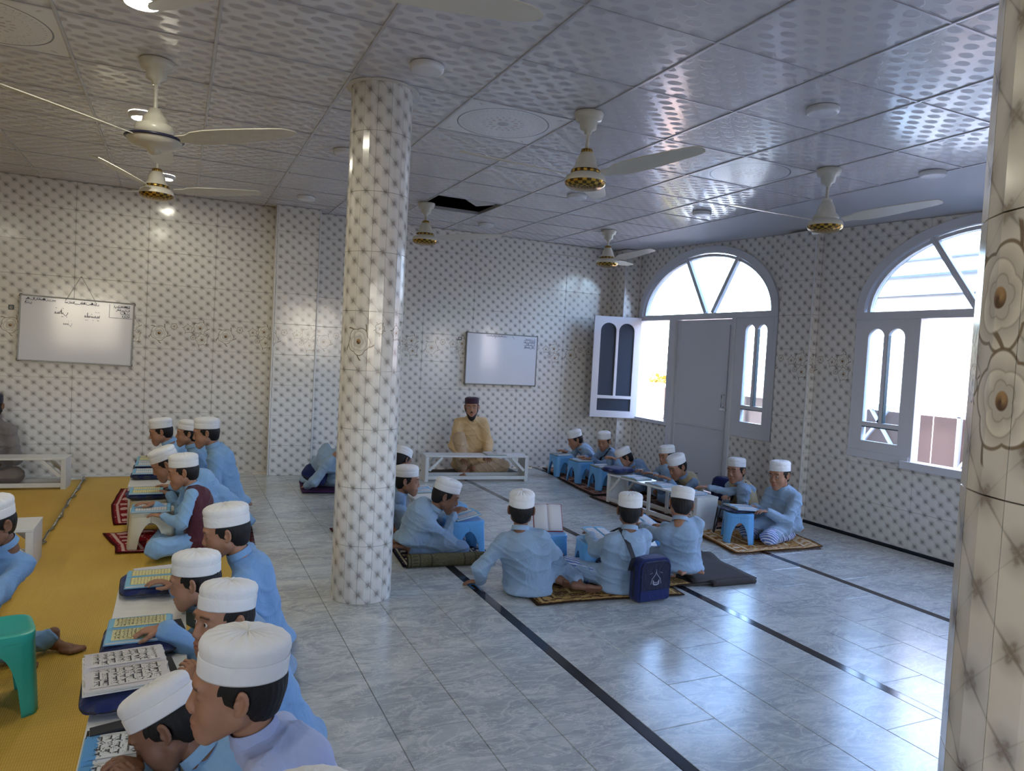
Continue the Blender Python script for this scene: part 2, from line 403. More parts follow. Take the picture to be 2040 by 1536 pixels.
class MB:
    'collects simple solids into one mesh'
    def __init__(s): s.v, s.f = [], []
    def add(s, v, f):
        k = len(s.v); s.v += [tuple(map(float, p)) for p in v]; s.f += [tuple(i+k for i in q) for q in f]; return s
    def box(s, a, b):
        x0, y0, z0 = a; x1, y1, z1 = b
        return s.add([(x0, y0, z0), (x1, y0, z0), (x1, y1, z0), (x0, y1, z0), (x0, y0, z1), (x1, y0, z1), (x1, y1, z1), (x0, y1, z1)],
                     [(3, 2, 1, 0), (4, 5, 6, 7), (0, 1, 5, 4), (1, 2, 6, 5), (2, 3, 7, 6), (3, 0, 4, 7)])
    def bar(s, p, q, w, h, up=(0, 0, 1)):
        p, q = np.array(p, float), np.array(q, float); d = q-p; L = np.linalg.norm(d); d = d/L; u = np.array(up, float)
        if abs(d@u) > .95: u = np.array([1., 0, 0])
        a = np.cross(d, u); a /= np.linalg.norm(a); b = np.cross(a, d)
        v = [p + i*a*w/2 + j*b*h/2 for (i, j) in ((-1, -1), (1, -1), (1, 1), (-1, 1))] + [q + i*a*w/2 + j*b*h/2 for (i, j) in ((-1, -1), (1, -1), (1, 1), (-1, 1))]
        return s.add(v, [(0, 1, 2, 3), (7, 6, 5, 4), (4, 5, 1, 0), (5, 6, 2, 1), (6, 7, 3, 2), (7, 4, 0, 3)])
    def tube(s, pts, r, n=8, cap=True):
        pts = [np.array(p, float) for p in pts]; rs = r if isinstance(r, (list, tuple)) else [r]*len(pts)
        k = len(s.v); ref = np.array([0, 0, 1.]); vs = []
        for i, p in enumerate(pts):
            d = pts[min(i+1, len(pts)-1)] - pts[max(i-1, 0)]; d /= (np.linalg.norm(d)+1e-9)
            if abs(d@ref) > .97: ref = np.array([1., 0, 0])
            a = np.cross(d, ref); a /= np.linalg.norm(a); b = np.cross(a, d)
            vs += [p + rs[i]*(math.cos(2*PI*j/n)*a + math.sin(2*PI*j/n)*b) for j in range(n)]
        fs = [(i*n+j, i*n+(j+1) % n, (i+1)*n+(j+1) % n, (i+1)*n+j) for i in range(len(pts)-1) for j in range(n)]
        if cap: fs += [tuple(range(n-1, -1, -1)), tuple((len(pts)-1)*n+j for j in range(n))]
        return s.add(vs, fs)
    def lathe(s, prof, n=32, c=(0, 0, 0), sx=1.0, sy=1.0):
        vs = [(c[0]+r*sx*math.cos(2*PI*j/n), c[1]+r*sy*math.sin(2*PI*j/n), c[2]+z) for r, z in prof for j in range(n)]
        fs = [(i*n+j, i*n+(j+1) % n, (i+1)*n+(j+1) % n, (i+1)*n+j) for i in range(len(prof)-1) for j in range(n)]
        return s.add(vs, fs)
    def build(s, name, mat, parent=None, smooth=False, bevel=0.0, seg=2):
        o = mesh_obj(name, s.v, s.f, mat, parent, smooth)
        if bevel:
            b = o.modifiers.new('bevel', 'BEVEL'); b.width = bevel; b.segments = seg; b.limit_method = 'ANGLE'; b.angle_limit = .6
            o.data.polygons.foreach_set('use_smooth', [True]*len(o.data.polygons))
            w = o.modifiers.new('wn', 'WEIGHTED_NORMAL')
        return o

def plate(name, loops, th, mat, M4, parent=None, bevel=0.0):
    'flat board from an outline and holes (2D loops), thickness th, laid by matrix M4'
    cu = bpy.data.curves.new(name, 'CURVE'); cu.dimensions = '2D'; cu.fill_mode = 'BOTH'; cu.extrude = th/2; cu.bevel_depth = bevel
    for lp in loops:
        sp = cu.splines.new('POLY'); sp.points.add(len(lp)-1); sp.use_cyclic_u = True
        for i, (x, y) in enumerate(lp): sp.points[i].co = (x, y, 0, 1)
    o = bpy.data.objects.new(name, cu); C.objects.link(o)
    me = bpy.data.meshes.new_from_object(o.evaluated_get(bpy.context.evaluated_depsgraph_get()))
    bpy.data.objects.remove(o); bpy.data.curves.remove(cu)
    me.transform(M4); me.materials.clear(); me.materials.append(mat); me.name = name
    return link(bpy.data.objects.new(name, me), parent)

def arc(cx, cy, rx, ry, a0, a1, n): return [(cx+rx*math.cos(a0+(a1-a0)*i/n), cy+ry*math.sin(a0+(a1-a0)*i/n)) for i in range(n+1)]

# ------------------------------------------------------------------ the room
XR, YB, H = 5.68, 8.55, 3.0
XL, YF = -4.2, -3.0
def ztop(y): return min(3.0, 2.80 + (y-3.5)*.040) if y > 0 else 2.66   # where the right wall meets the cornice
TW, TH = .66, .34

# floor: one slab with marble tiles and black strips laid on it
floor = mesh_obj('floor', [(XL, YF, -.02), (XR+.2, YF, -.02), (XR+.2, YB+.2, -.02), (XL, YB+.2, -.02)], [(0, 1, 2, 3)], M['grout'])
fm = MB().box((XL, YF, -.3), (XR+.2, YB+.2, -.021)).build('floor_slab', M['grout'], floor)
fm.name = 'slab'
tag(floor, kind='structure')
STR = (1.765, 3.11, 4.37, 5.652)
cols = []
x = .20
xs = [(-.115, .195), (.195, .50), (.50, .81), (.81, 1.12), (1.12, 1.43), (1.43, 1.735)]
for a, b in zip(STR[:-1], STR[1:]):
    lo, hi = a+.03, b-.03
    xs += [(lo+(hi-lo)*i/4, lo+(hi-lo)*(i+1)/4) for i in range(4)]
cache = {}
def marble_tile(x0, x1, y0, y1, parent):
    w, d = round(x1-x0-.0022, 4), round(y1-y0-.0022, 4)
    if (w, d) not in cache:
        t = MB(); b = .0015
        t.add([(0, 0, -.02), (w, 0, -.02), (w, d, -.02), (0, d, -.02), (0, 0, -b), (w, 0, -b), (w, d, -b), (0, d, -b), (b, b, 0), (w-b, b, 0), (w-b, d-b, 0), (b, d-b, 0)],
              [(0, 1, 5, 4), (1, 2, 6, 5), (2, 3, 7, 6), (3, 0, 4, 7), (4, 5, 9, 8), (5, 6, 10, 9), (6, 7, 11, 10), (7, 4, 8, 11), (8, 9, 10, 11)])
        me = bpy.data.meshes.new('floor_tile'); me.from_pydata(t.v, [], t.f); me.materials.append(M['marble']); cache[(w, d)] = me
    o = bpy.data.objects.new('floor_tile', cache[(w, d)]); o.location = (x0+.0011, y0+.0011, 0); link(o, parent)
for k, (a, b) in enumerate(xs):
    off = .0 if k % 2 else .325
    y = .70 + off
    while y < YB:
        y1 = min(y+.65, YB)
        if y1-y > .08: marble_tile(a, b, y, y1, floor)
        y += .65
rest = MB().box((XL, YF, -.019), (-.116, YB, 0)).box((-.115, YF, -.019), (XR, .69, 0)).build('plain_floor', M['marble'], floor)
rest['kind'] = 'stuff'
for sx in STR:
    y = .70; 
    while y < YB:
        y1 = min(y+1.22, YB)
        MB().box((sx-.0285, y+.001, -.02), (sx+.0285, y1-.001, .0004)).build('black_strip', M['black_strip'], floor); y += 1.22

# ceiling: grid bars, printed tiles, three medallions, one tile missing
ceil = empty('ceiling', (0, 0, H)); tag(ceil, kind='structure')
void = MB().box((XL, YF, .26), (XR+.25, YB+.2, .5)).build('roof_slab', M['void'], ceil)
PX, PY = .703, .665
gx = [.13+PX*k for k in range(-4, 8)]; gy = [2.08+PY*k for k in range(-2, 10)] + [YB]
tcache = {}
def ceil_tile(x0, x1, y0, y1, mat, nm):
    w, d = round(x1-x0-.006, 4), round(y1-y0-.006, 4); key = (w, d, mat.name)
    if key not in tcache:
        v = [(0, 0, 0), (w, 0, 0), (w, d, 0), (0, d, 0), (0, 0, .008), (w, 0, .008), (w, d, .008), (0, d, .008)]
        me = bpy.data.meshes.new(nm); me.from_pydata(v, [], [(3, 2, 1, 0), (4, 5, 6, 7), (0, 1, 5, 4), (1, 2, 6, 5), (2, 3, 7, 6), (3, 0, 4, 7)])
        l = me.uv_layers.new(name='UVMap')
        for lp in me.loops: q = v[lp.vertex_index]; l.data[lp.index].uv = (q[0], q[1])
        me.materials.append(mat); tcache[key] = me
    o = bpy.data.objects.new(nm, tcache[key]); o.location = (x0+.003, y0+.003, .002); link(o, ceil); return o
for i in range(len(gx)-1):
    for j in range(len(gy)-1):
        cx, cy = (gx[i]+gx[i+1])/2, (gy[j]+gy[j+1])/2
        if abs(cx-2.58) < .1 and abs(cy-7.06) < .1: continue
        med = any(abs(cx-mx) < .25 and abs(cy-4.39) < .2 for mx in (1.85, 3.97, -.93))
        o = ceil_tile(gx[i], gx[i+1], gy[j], gy[j+1], M['medal'] if med else M['ceil'], 'medallion_tile' if med else 'ceiling_tile')
        if med: o['label'] = 'ceiling tile printed with a round flower medallion'
for X in gx: MB().box((X-.009, gy[0], -.004), (X+.009, YB, .03)).build('grid_bar', M['grid'], ceil, bevel=.002, seg=1)
for Y in gy[:-1]: MB().box((gx[0], Y-.006, -.0025), (gx[-1], Y+.006, .03)).build('cross_bar', M['grid'], ceil)
pl = MB().box((XL, YF, .0), (XR, gy[0], .01)).box((XL, gy[0], .0), (gx[0], YB, .01)).build('plain_ceiling', M['plain_ceil'], ceil)
# sides of the open cell and the panel pushed up inside it
MB().bar((2.50, 6.78, .10), (2.86, 7.02, .03), .24, .01).build('loose_panel', M['plain_ceil'], ceil)
# plain cornice falling from the last bar to the right wall
v, f = [], []
ys = [YF, 0.0, .02] + [1+.5*i for i in range(16)]
for k, Y in enumerate(ys):
    v += [(gx[-1], Y, 0.0), (XR+.02, Y, ztop(Y)-3.0-.0), (XR+.02, Y, .25), (gx[-1], Y, .25)]
for k in range(len(ys)-1):
    a, b = 4*k, 4*k+4; f += [(a, a+1, b+1, b), (a+1, a+2, b+2, b+1), (a+3, a, b, b+3), (a+2, a+3, b+3, b+2)]
mesh_obj('cornice', v, f, M['plain_ceil'], ceil)

# wall tiles --------------------------------------------------------
wcache = {}
def wall_tile(parent, M4, u0, u1, z0, z1, row, col, lo=None, hi=None, th=.012):
    'a tile in wall coordinates: u along the wall, z up; lo/hi(u) clip it against openings'
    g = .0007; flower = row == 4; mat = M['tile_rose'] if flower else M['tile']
    uo = u0 - col*TW    # where in the printed tile this piece starts
    if lo is None:
        n = 1; us = [u0+g, u1-g]; los = [z0+g]*2; his = [z1-g]*2
    else:
        br = sorted(set([u0+g, u1-g] + [b for b in lo.breaks if u0+g < b < u1-g] + [u0+g+(u1-u0-2*g)*i/6 for i in range(7)]))
        us, los, his = br, None, None
    v, f, uv = [], [], []
    def pt(u, z, d): v.append((u, -d, z)); uv.append((u-col*TW, z-row*TH))
    if los is not None:
        key = (round(u1-u0, 4), round(uo, 4), round(z1-z0, 4), flower, th)
        if key in wcache: me = wcache[key]; o = bpy.data.objects.new('wall_tile', me); o.matrix_local = M4 @ Matrix.Translation((u0, 0, z0)); link(o, parent); return
        w, h = u1-u0-2*g, z1-z0-2*g; b = .002
        vv = [(g, 0, g), (g+w, 0, g), (g+w, 0, g+h), (g, 0, g+h), (g, -th+b, g), (g+w, -th+b, g), (g+w, -th+b, g+h), (g, -th+b, g+h), (g+b, -th, g+b), (g+w-b, -th, g+b), (g+w-b, -th, g+h-b), (g+b, -th, g+h-b)]
        ff = [(0, 1, 5, 4), (1, 2, 6, 5), (2, 3, 7, 6), (3, 0, 4, 7), (4, 5, 9, 8), (5, 6, 10, 9), (6, 7, 11, 10), (7, 4, 8, 11), (8, 9, 10, 11)]
        me = bpy.data.meshes.new('wall_tile'); me.from_pydata(vv, [], ff); l = me.uv_layers.new(name='UVMap')
        for lp in me.loops: q = vv[lp.vertex_index]; l.data[lp.index].uv = (q[0]+uo, q[2]+z0-row*TH)
        me.materials.append(mat); wcache[key] = me
        o = bpy.data.objects.new('wall_tile', me); o.matrix_local = M4 @ Matrix.Translation((u0, 0, z0)); link(o, parent); return
    e = 1e-4
    for a, b in zip(us[:-1], us[1:]):
        for (la, ha, lb, hb) in lo(a+e, b-e, z0+g, z1-g):
            k = len(v)
            for d in (0, th):
                pt(a, la, d); pt(b, lb, d); pt(b, hb, d); pt(a, ha, d)
            f += [(k+4, k+5, k+6, k+7), (k, k+1, k+5, k+4), (k+2, k+3, k+7, k+6), (k+1, k+2, k+6, k+5), (k+3, k, k+4, k+7)]
    if not f: return
    o = mesh_obj('wall_tile', v, f, mat, parent, uv=uv); o.matrix_local = M4

def tile_wall(parent, M4, u0, u1, ztp, col0=0.0, clip=None, th=.012):
    k = math.floor((u0-col0)/TW)
    while col0+k*TW < u1-.01:
        a, b = max(u0, col0+k*TW), min(u1, col0+(k+1)*TW); r = 0
        while r*TH < ztp-.01:
            z1 = min((r+1)*TH, ztp)
            cl = clip if clip and clip.touch(a, b, r*TH, z1) else None
            wall_tile_c(parent, M4, a, b, r*TH, z1, r, (col0+k*TW), cl, th); r += 1
        k += 1
def wall_tile_c(parent, M4, a, b, z0, z1, r, cu, cl, th):
    wall_tile(parent, M4, a, b, z0, z1, r, cu/TW, cl, None, th)

# back wall (two fields and the pilaster between them)
wb = MB().box((XL, YB+.013, 0), (XR+.2, YB+.22, H+.3)).build('wall_back', M['grout']); tag(wb, kind='structure')
I4 = Matrix.Translation((0, YB+.0125, 0))
tile_wall(wb, I4, -2.95, .95, 3.0, -.97-TW*3)
tile_wall(wb, I4, 1.41, XR, 3.0, 1.41)
MB().box((.955, 8.363, 0), (1.405, YB+.01, 3.0)).build('pilaster', M['grout'], wb)
tile_wall(wb, Matrix.Translation((0, 8.3625, 0)), .955, 1.405, 3.0, .80)
for sx, rz in ((.955, -PI/2), (1.405, PI/2)):
    # side faces: u runs away from the room on one side, towards it on the other
    m4 = Matrix.Translation((sx, 8.365 if rz > 0 else YB, 0)) @ Matrix.Rotation(rz, 4, 'Z')
    tile_wall(wb, m4, 0, .185, 3.0, -.3)
for sx in (.946, 1.414): MB().box((sx-.005, 8.343, 0), (sx+.005, 8.353, 3.0)).build('corner_strip', M['trim'], wb)
MB().box((XL, YB-.012, 0), (.94, YB, .012)).build('mortar_line', M['grout'], wb)

# left wall and the wall behind the photographer (not in the picture), with two added windows
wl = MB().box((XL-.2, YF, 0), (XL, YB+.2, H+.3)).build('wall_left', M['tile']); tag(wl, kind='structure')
wf = plate('wall_front', [[(XL-.2, 0), (XR+.2, 0), (XR+.2, H+.3), (XL-.2, H+.3)], [(-2.75, 1.05), (-1.25, 1.05), (-1.25, 2.45), (-2.75, 2.45)], [(2.55, 1.05), (4.05, 1.05), (4.05, 2.45), (2.55, 2.45)]], .2, M['tile'], Matrix(((1, 0, 0, 0), (0, 0, -1, YF-.1), (0, 1, 0, 0), (0, 0, 0, 1)))); tag(wf, kind='structure')
for i_, x_ in enumerate((-2.0, 3.3)):  # two unseen windows added behind the camera to let more light in
    w_ = empty('window_%d' % (4+i_), (x_, YF-.1, 0)); tag(w_, kind='structure')
    for a_, b_ in (((-.75, -.04, 1.05), (.75, .04, 1.10)), ((-.75, -.04, 2.40), (.75, .04, 2.45)), ((-.75, -.04, 1.05), (-.70, .04, 2.45)), ((.70, -.04, 1.05), (.75, .04, 2.45)), ((-.03, -.04, 1.05), (.03, .04, 2.45))): MB().box(a_, b_).build('window_frame', M['white_paint'], w_)

# right wall with three arched windows and a door -------------------
# window: (y near, y far, arch base z, arch height, sill z)
WIN = [(5.685, 8.195, 2.10, .80, .74), (2.48, 4.72, 2.045, .75, .75), (-.75, 1.60, 2.045, .62, .75)]
DOOR = (6.30, 7.45)
def opening(y):
    'list of (lo, hi) openings at y'
    out = []
    for (a, b, zt, ah, sl) in WIN:
        if a <= y <= b:
            t = (y-(a+b)/2)/((b-a)/2); top = zt + ah*math.sqrt(max(0, 1-t*t)); lo = sl
            if DOOR[0] <= y <= DOOR[1]: lo = 0.0
            out.append((lo, top))
    return out
class Clip:
    breaks = sorted([q for w in WIN for q in (w[0], w[1])] + list(DOOR) + [w[0]+(w[1]-w[0])*k for w in WIN for k in (.01, .03, .06, .1, .9, .94, .97, .99)])
    def touch(s, a, b, z0, z1):
        if z1 > 2.66 - .01: return True
        for i in range(9):
            for lo, hi in opening(s.y(a+(b-a)*i/8)):
                if hi > z0 and lo < z1: return True
        return False
    def y(s, u): return u
    def __call__(s, a, b, z0, z1):
        zt = (min(z1, ztop(s.y(a))), min(z1, ztop(s.y(b))))
        if zt[0] <= z0+.002 and zt[1] <= z0+.002: return []
        oa, ob = opening(s.y(a)), opening(s.y(b))
        if not oa or not ob: return [(z0, max(z0, zt[0]), z0, max(z0, zt[1]))]
        res = []
        (la, ha), (lb, hb) = oa[0], ob[0]
        if max(la, lb) > z0: res.append((z0, min(la, zt[0]), z0, min(lb, zt[1])))
        if min(ha, hb) < z1: res.append((min(max(ha, z0), zt[0]), zt[0], min(max(hb, z0), zt[1]), zt[1]))
        return [r for r in res if (r[1]-r[0]) + (r[3]-r[2]) > .004]
clip = Clip(); clip.breaks = [8.5-y for y in Clip.breaks][::-1]
clip.y = lambda u: 8.5-u
# wall plane: u = 8.5 - y, outward normal of tiles points to -X
MR = Matrix.Translation((XR+.0125, 8.5, 0)) @ Matrix.Rotation(-PI/2, 4, 'Z')
loops = [[(YF, -.05), (YB+.2, -.05), (YB+.2, 3.3), (YF, 3.3)]]
for (a, b, zt, ah, sl) in WIN:
    cy, r = (a+b)/2, (b-a)/2; lp = [(b, zt)] + arc(cy, zt, r, ah, 0, PI, 40)[1:-1] + [(a, zt), (a, sl)]
    if a < DOOR[0] < b: lp += [(DOOR[0], sl), (DOOR[0], 0), (DOOR[1], 0), (DOOR[1], sl)]
    lp += [(b, sl)]; loops.append(lp)
MW = Matrix(((0, 0, 1, XR+.013+.1), (1, 0, 0, 0), (0, 1, 0, 0), (0, 0, 0, 1)))
wr = plate('wall_right', loops, .2, M['grout'], MW); tag(wr, kind='structure')
tile_wall(wr, MR, 0.0, 8.5-.70, 3.0, 8.5-4.72-TW*4, clip)
MB().box((XR-.0, YF, 0), (XR+.012, .70, 2.66)).build('plain_tiling', M['tile'], wr) if False else None
# pilasters on it: corner and between the windows
def pilaster(y0, y1, dep):
    zt = ztop(y0); MB().box((XR-dep+.013, y0+.002, 0), (XR, y1-.002, zt)).build('pilaster', M['grout'], wr)
    m4 = Matrix.Translation((XR-dep+.0125, y1, 0)) @ Matrix.Rotation(-PI/2, 4, 'Z'); tile_wall(wr, m4, 0, y1-y0, zt, -.2)
    m5 = Matrix.Translation((XR-dep, y0+.0, 0)); tile_wall(wr, m5, 0, dep, zt, -.4)
    MB().box((XR-dep-.006, y0-.018, 0), (XR-dep+.006, y0-.008, zt)).build('corner_strip', M['trim'], wr)
pilaster(5.19, 5.60, .09)
pilaster(8.25, YB, .24)
pilaster(1.80, 2.25, .09)

def casement(parent, name, w, h, M4, glass, bar, dark=False):
    'glazed leaf in its own plane: x 0..w, y 0..h; two arched lights over a low one'
    st = .085; mid = w/2; lowz = .20*h; r = (w-2*st-.03)/4
    def light(x0, x1, y0, y1, arched):
        if not arched: return [(x0, y0), (x1, y0), (x1, y1), (x0, y1)]
        return [(x0, y0), (x1, y0)] + arc((x0+x1)/2, y1-(x1-x0)/2, (x1-x0)/2, (x1-x0)/2, 0, PI, 12)
    A = light(st, mid-.015, lowz+.02, h-.08, True); B = light(mid+.015, w-st, lowz+.02, h-.08, True); D = light(st, w-st, .085, lowz-.015, False)
    leaf = plate(name, [[(0, 0), (w, 0), (w, h), (0, h)], A, B, D], .036, M['white_paint'], M4, parent, bevel=.003)
    def box(nm, a, b, mt):
        o = MB().box(a, b).build(nm, mt, leaf); o.data.transform(M4); return o
    box('pane', (st-.01, .075, -.003), (w-st+.01, h-.07, .003), glass)
    if bar:
        box('glazing_bar', (mid-.022, lowz, -.02), (mid+.022, h-.085, .02), bar)
        box('glazing_bar', (st-.004, lowz-.026, -.02), (w-st+.004, lowz+.016, .02), bar)
    return leaf
# 2D (x = along, y = up) -> wall plane with x along -Y
def on_wall(y, z, x=XR+.03): return Matrix(((0, 0, -1, x), (-1, 0, 0, y), (0, 1, 0, z), (0, 0, 0, 1)))

def arched_window(idx, W5, mull, leaves, side_bars):
    a, b, zt, ah, sl = W5; cy, r = (a+b)/2, (b-a)/2
    root = empty('window_%d' % idx, (0, 0, 0)); tag(root, kind='structure')
    outer = arc(0, 0, r, ah, 0, PI, 40); inner = arc(0, 0, r-.075, ah-.075, PI, 0, 40)
    M4 = on_wall(cy, zt)
    plate('arch_frame', [outer + [(-r+.0, -.06), (r, -.06)], inner + []], .10, M['white_paint'], M4, root, bevel=.004)
    # inner moulding ring
    o2 = arc(0, .0, r-.095, ah-.092, 0, PI, 40); i2 = arc(0, 0, r-.125, ah-.12, PI, 0, 40)
    plate('arch_bead', [o2, i2], .05, M['white_paint'], M4, root, bevel=.003)
    g = arc(0, 0, r-.08, ah-.08, 0, PI, 30); plate('arch_pane', [g], .005, M['glass'], M4, root)
    for (y0, z0, y1, z1) in mull:
        MB().bar((XR+.02, y0, z0), (XR+.02, y1, z1), .05, .05, up=(1, 0, 0)).build('mullion', M['white_paint'], root, bevel=.004)
        MB().bar((XR-.008, y0, z0), (XR-.008, y1, z1), .018, .012, up=(1, 0, 0)).build('mullion_bead', M['white_paint'], root, bevel=.002)
    MB().box((XR-.02, a, zt-.065), (XR+.08, b, zt-.002)).build('transom', M['white_paint'], root, bevel=.004)
    for (y0, y1, z0) in side_bars: MB().box((XR-.015, y0, z0), (XR+.075, y1, zt-.06)).build('post', M['white_paint'], root, bevel=.004)
    return root

w1 = arched_window(1, WIN[0], [(6.86, 2.11, 7.30, 2.85), (6.74, 2.11, 6.33, 2.77)], [], [(8.135, 8.195, .74), (7.45, 7.52, .74), (6.23, 6.30, .74), (5.685, 5.735, .74)])
MB().box((XR-.05, 7.45, .70), (XR+.09, 8.24, .745)).build('sill', M['white_paint'], w1, bevel=.004)
MB().box((XR-.02, 5.685, .72), (XR+.07, 6.30, .80)).build('sill', M['white_paint'], w1, bevel=.004)
casement(w1, 'casement', .50, 1.24, on_wall(6.235, .80, XR+.005), M['glass'], M['dark_rubber'])
# the leaf that stands open into the room, hinged on the far jamb
hin = np.array([XR-.03, 8.12]); tip = np.array([5.05, 8.30]); dd = (tip-hin)/np.linalg.norm(tip-hin)
ML = Matrix(((dd[0], 0, dd[1], hin[0]), (dd[1], 0, -dd[0], hin[1]), (0, 1, 0, .72), (0, 0, 0, 1)))
lf = casement(w1, 'open_casement', .64, 1.35, ML, M['tint_glass'], None); lf['label'] = 'white window leaf with dark glass standing open into the room'
# door
d1 = empty('door_1', (0, 0, 0)); tag(d1, kind='structure')
MB().box((XR+.01, 6.36, .01), (XR+.05, 7.38, 2.03)).build('door_leaf', M['white_paint'], d1, bevel=.003)
for y0, y1 in ((6.30, 6.36), (7.38, 7.46)): MB().box((XR-.025, y0, 0), (XR+.08, y1, 2.04)).build('door_jamb', M['white_paint'], d1, bevel=.004)
MB().box((XR-.012, 6.42, .75), (XR+.012, 7.30, .77)).build('door_moulding', M['white_paint'], d1, bevel=.003)
for y in (6.42, 7.32): MB().box((XR-.002, y-.01, .08), (XR+.012, y+.01, 1.96)).build('door_moulding', M['white_paint'], d1, bevel=.003)
hd = MB(); hd.tube([(XR+.01, 6.44, 1.02), (XR-.035, 6.44, 1.02), (XR-.035, 6.44, 1.16), (XR+.01, 6.44, 1.16)], .008, 8); hd.build('door_handle', M['buckle'], d1, smooth=True)
MB().box((XR-.004, 6.395, .98), (XR+.012, 6.50, 1.0)).build('door_bolt', M['buckle'], d1)

w2 = arched_window(2, WIN[1], [(3.63, 2.05, 4.05, 2.66), (3.57, 2.05, 3.15, 2.66)], [], [(4.66, 4.72, .75), (4.08, 4.14, .75), (3.06, 3.12, .75), (2.48, 2.53, .75)])
MB().box((XR-.05, 3.06, .70), (XR+.09, 4.16, .765)).build('sill', M['white_paint'], w2, bevel=.004)
MB().box((XR-.02, 4.10, .73), (XR+.07, 4.72, .80)).build('sill', M['white_paint'], w2, bevel=.004)
MB().box((XR-.02, 2.48, .73), (XR+.07, 3.10, .80)).build('sill', M['white_paint'], w2, bevel=.004)
casement(w2, 'casement', .54, 1.18, on_wall(4.67, .80, XR+.005), M['glass'], M['dark_rubber'])
casement(w2, 'casement', .54, 1.18, on_wall(3.08, .80, XR+.005), M['glass'], M['dark_rubber'])
w3 = arched_window(3, WIN[2], [(.45, 2.05, .85, 2.56), (.40, 2.05, .0, 2.56)], [], [(1.54, 1.60, .75), (.95, 1.0, .75), (-.10, -.04, .75), (-.75, -.70, .75)])
casement(w3, 'casement', .54, 1.18, on_wall(1.54, .80, XR+.005), M['glass'], M['dark_rubber'])
casement(w3, 'casement', .54, 1.18, on_wall(-.12, .80, XR+.005), M['glass'], M['dark_rubber'])
bs = MB().box((XR-.012, YF, 0), (XR-.0, 5.18, .018)).build('trim_1', M['black_strip']); tag(bs, kind='structure')

# round tiled columns ----------------------------------------------
def column(cx, cy, R, label, phase, rose_row_shift=0):
    root = empty('column', (cx, cy, 0)); tag(root, label, 'column')
    MB().lathe([(R-.014, 0), (R-.014, H+.01)], 48).build('core', M['grout'], root, smooth=True)
    n = 14; th = 2*PI/n
    for k in range(n):
        a0 = phase + k*th; u0 = (k % 7)*TW/7; w = TW/7
        for r in range(9):
            z0, z1 = r*TH+.001, min((r+1)*TH, 3.0)-.001
            if z1 <= z0: continue
            v, uv = [], []
            for zz in (z0, z1):
                for i in range(3):
                    a = a0 + .004 + (th-.008)*i/2
                    rr = R - (.0008 if i != 1 else 0)
                    v.append((rr*math.cos(a), rr*math.sin(a), zz)); uv.append((u0 + (w-.002)*i/2+.001, zz-r*TH))
                for i in (2, 0):
                    a = a0 + .005 + (th-.010)*i/2
                    v.append(((R-.013)*math.cos(a), (R-.013)*math.sin(a), zz)); uv.append((u0+w*i/2, zz-r*TH))
            f = [(0, 1, 6, 5), (1, 2, 7, 6), (2, 3, 8, 7), (4, 0, 5, 9), (5, 6, 7, 8, 9), (4, 3, 2, 1, 0)]
            mesh_obj('tile_strip', v, f, M['tile_rose'] if r == 4 else M['tile'], root, uv=uv)
    return root
c1 = column(1.045, 4.25, .178, 'round tiled column standing free between the yellow mat and the marble aisle', .3)
MB().lathe([(.178, 2.995), (.205, 2.998), (.21, 2.999), (.19, 3.0)], 40).build('mortar_ring', M['grout'], c1)
column(1.048, .458, .181, 'round tiled column close to the camera at the right edge, roses at eye height', .16)

# ------------------------------------------------------------------ outside
ter = MB().box((XR+.22, -6, -.15), (8.2, 16, -.03)).build('terrace', M['terrace']); tag(ter, kind='structure')
rl = empty('railing', (7.2, 0, 0)); tag(rl, 'white balcony railing with slanted bars outside the windows', 'railing')
for z in (.12, 1.12): MB().box((-.02, -4, z-.03), (.02, 14, z+.03)).build('rail', M['rail'], rl)
y = -4.0; k = 0
while y < 14:
    MB().box((-.02, y-.018, 0-.03), (.02, y+.018, 1.1)).build('baluster', M['rail'], rl)
    s = 1 if k % 2 else -1
    MB().bar((0, y, .55), (0, y+.42*s, 1.1), .03, .03, up=(1, 0, 0)).build('brace', M['rail'], rl)
    MB().bar((0, y, .45), (0, y+.3, .45), .03, .03, up=(1, 0, 0)).build('brace', M['rail'], rl)
    y += .62; k += 1
for y_ in np.arange(-4, 13.9, 1.8): MB().box((.05, y_+.01, .02), (.065, y_+1.79, 1.08)).build('panel', M['panel'], rl)
fc = empty('facade', (10.5, 0, 0)); tag(fc, 'white rendered building with pale blue cornice across from the windows', 'building')
MB().box((0, -8, -3), (4, 9.6, 3.3)).build('wall', M['render'], fc)
MB().box((-.25, -8, 3.05), (0, 9.6, 3.2)).build('cornice', M['render_blue'], fc); MB().box((-.15, -8, 2.75), (0, 9.6, 2.85)).build('cornice', M['render_blue'], fc)
MB().box((-.2, -8, 3.3), (4, 9.6, 3.42)).build('parapet', M['render'], fc)
for y in (1.2, 4.6, 7.9): MB().box((-.03, y, -.5), (.01, y+1.1, 1.0)).build('window', M['render_blue'], fc)
fb = empty('far_building', (24, 0, 0)); tag(fb, 'low far building with red bands seen through the first window', 'building')
MB().box((0, 10, -4), (5, 40, .9)).build('wall', M['render'], fb)
for z in (-.6, .35): MB().box((-.05, 10, z), (0, 40, z+.22)).build('band', M['render_red'], fb)
MB().box((-.05, 10, .9), (5, 40, 1.25)).build('parapet', M['render_blue'], fb)

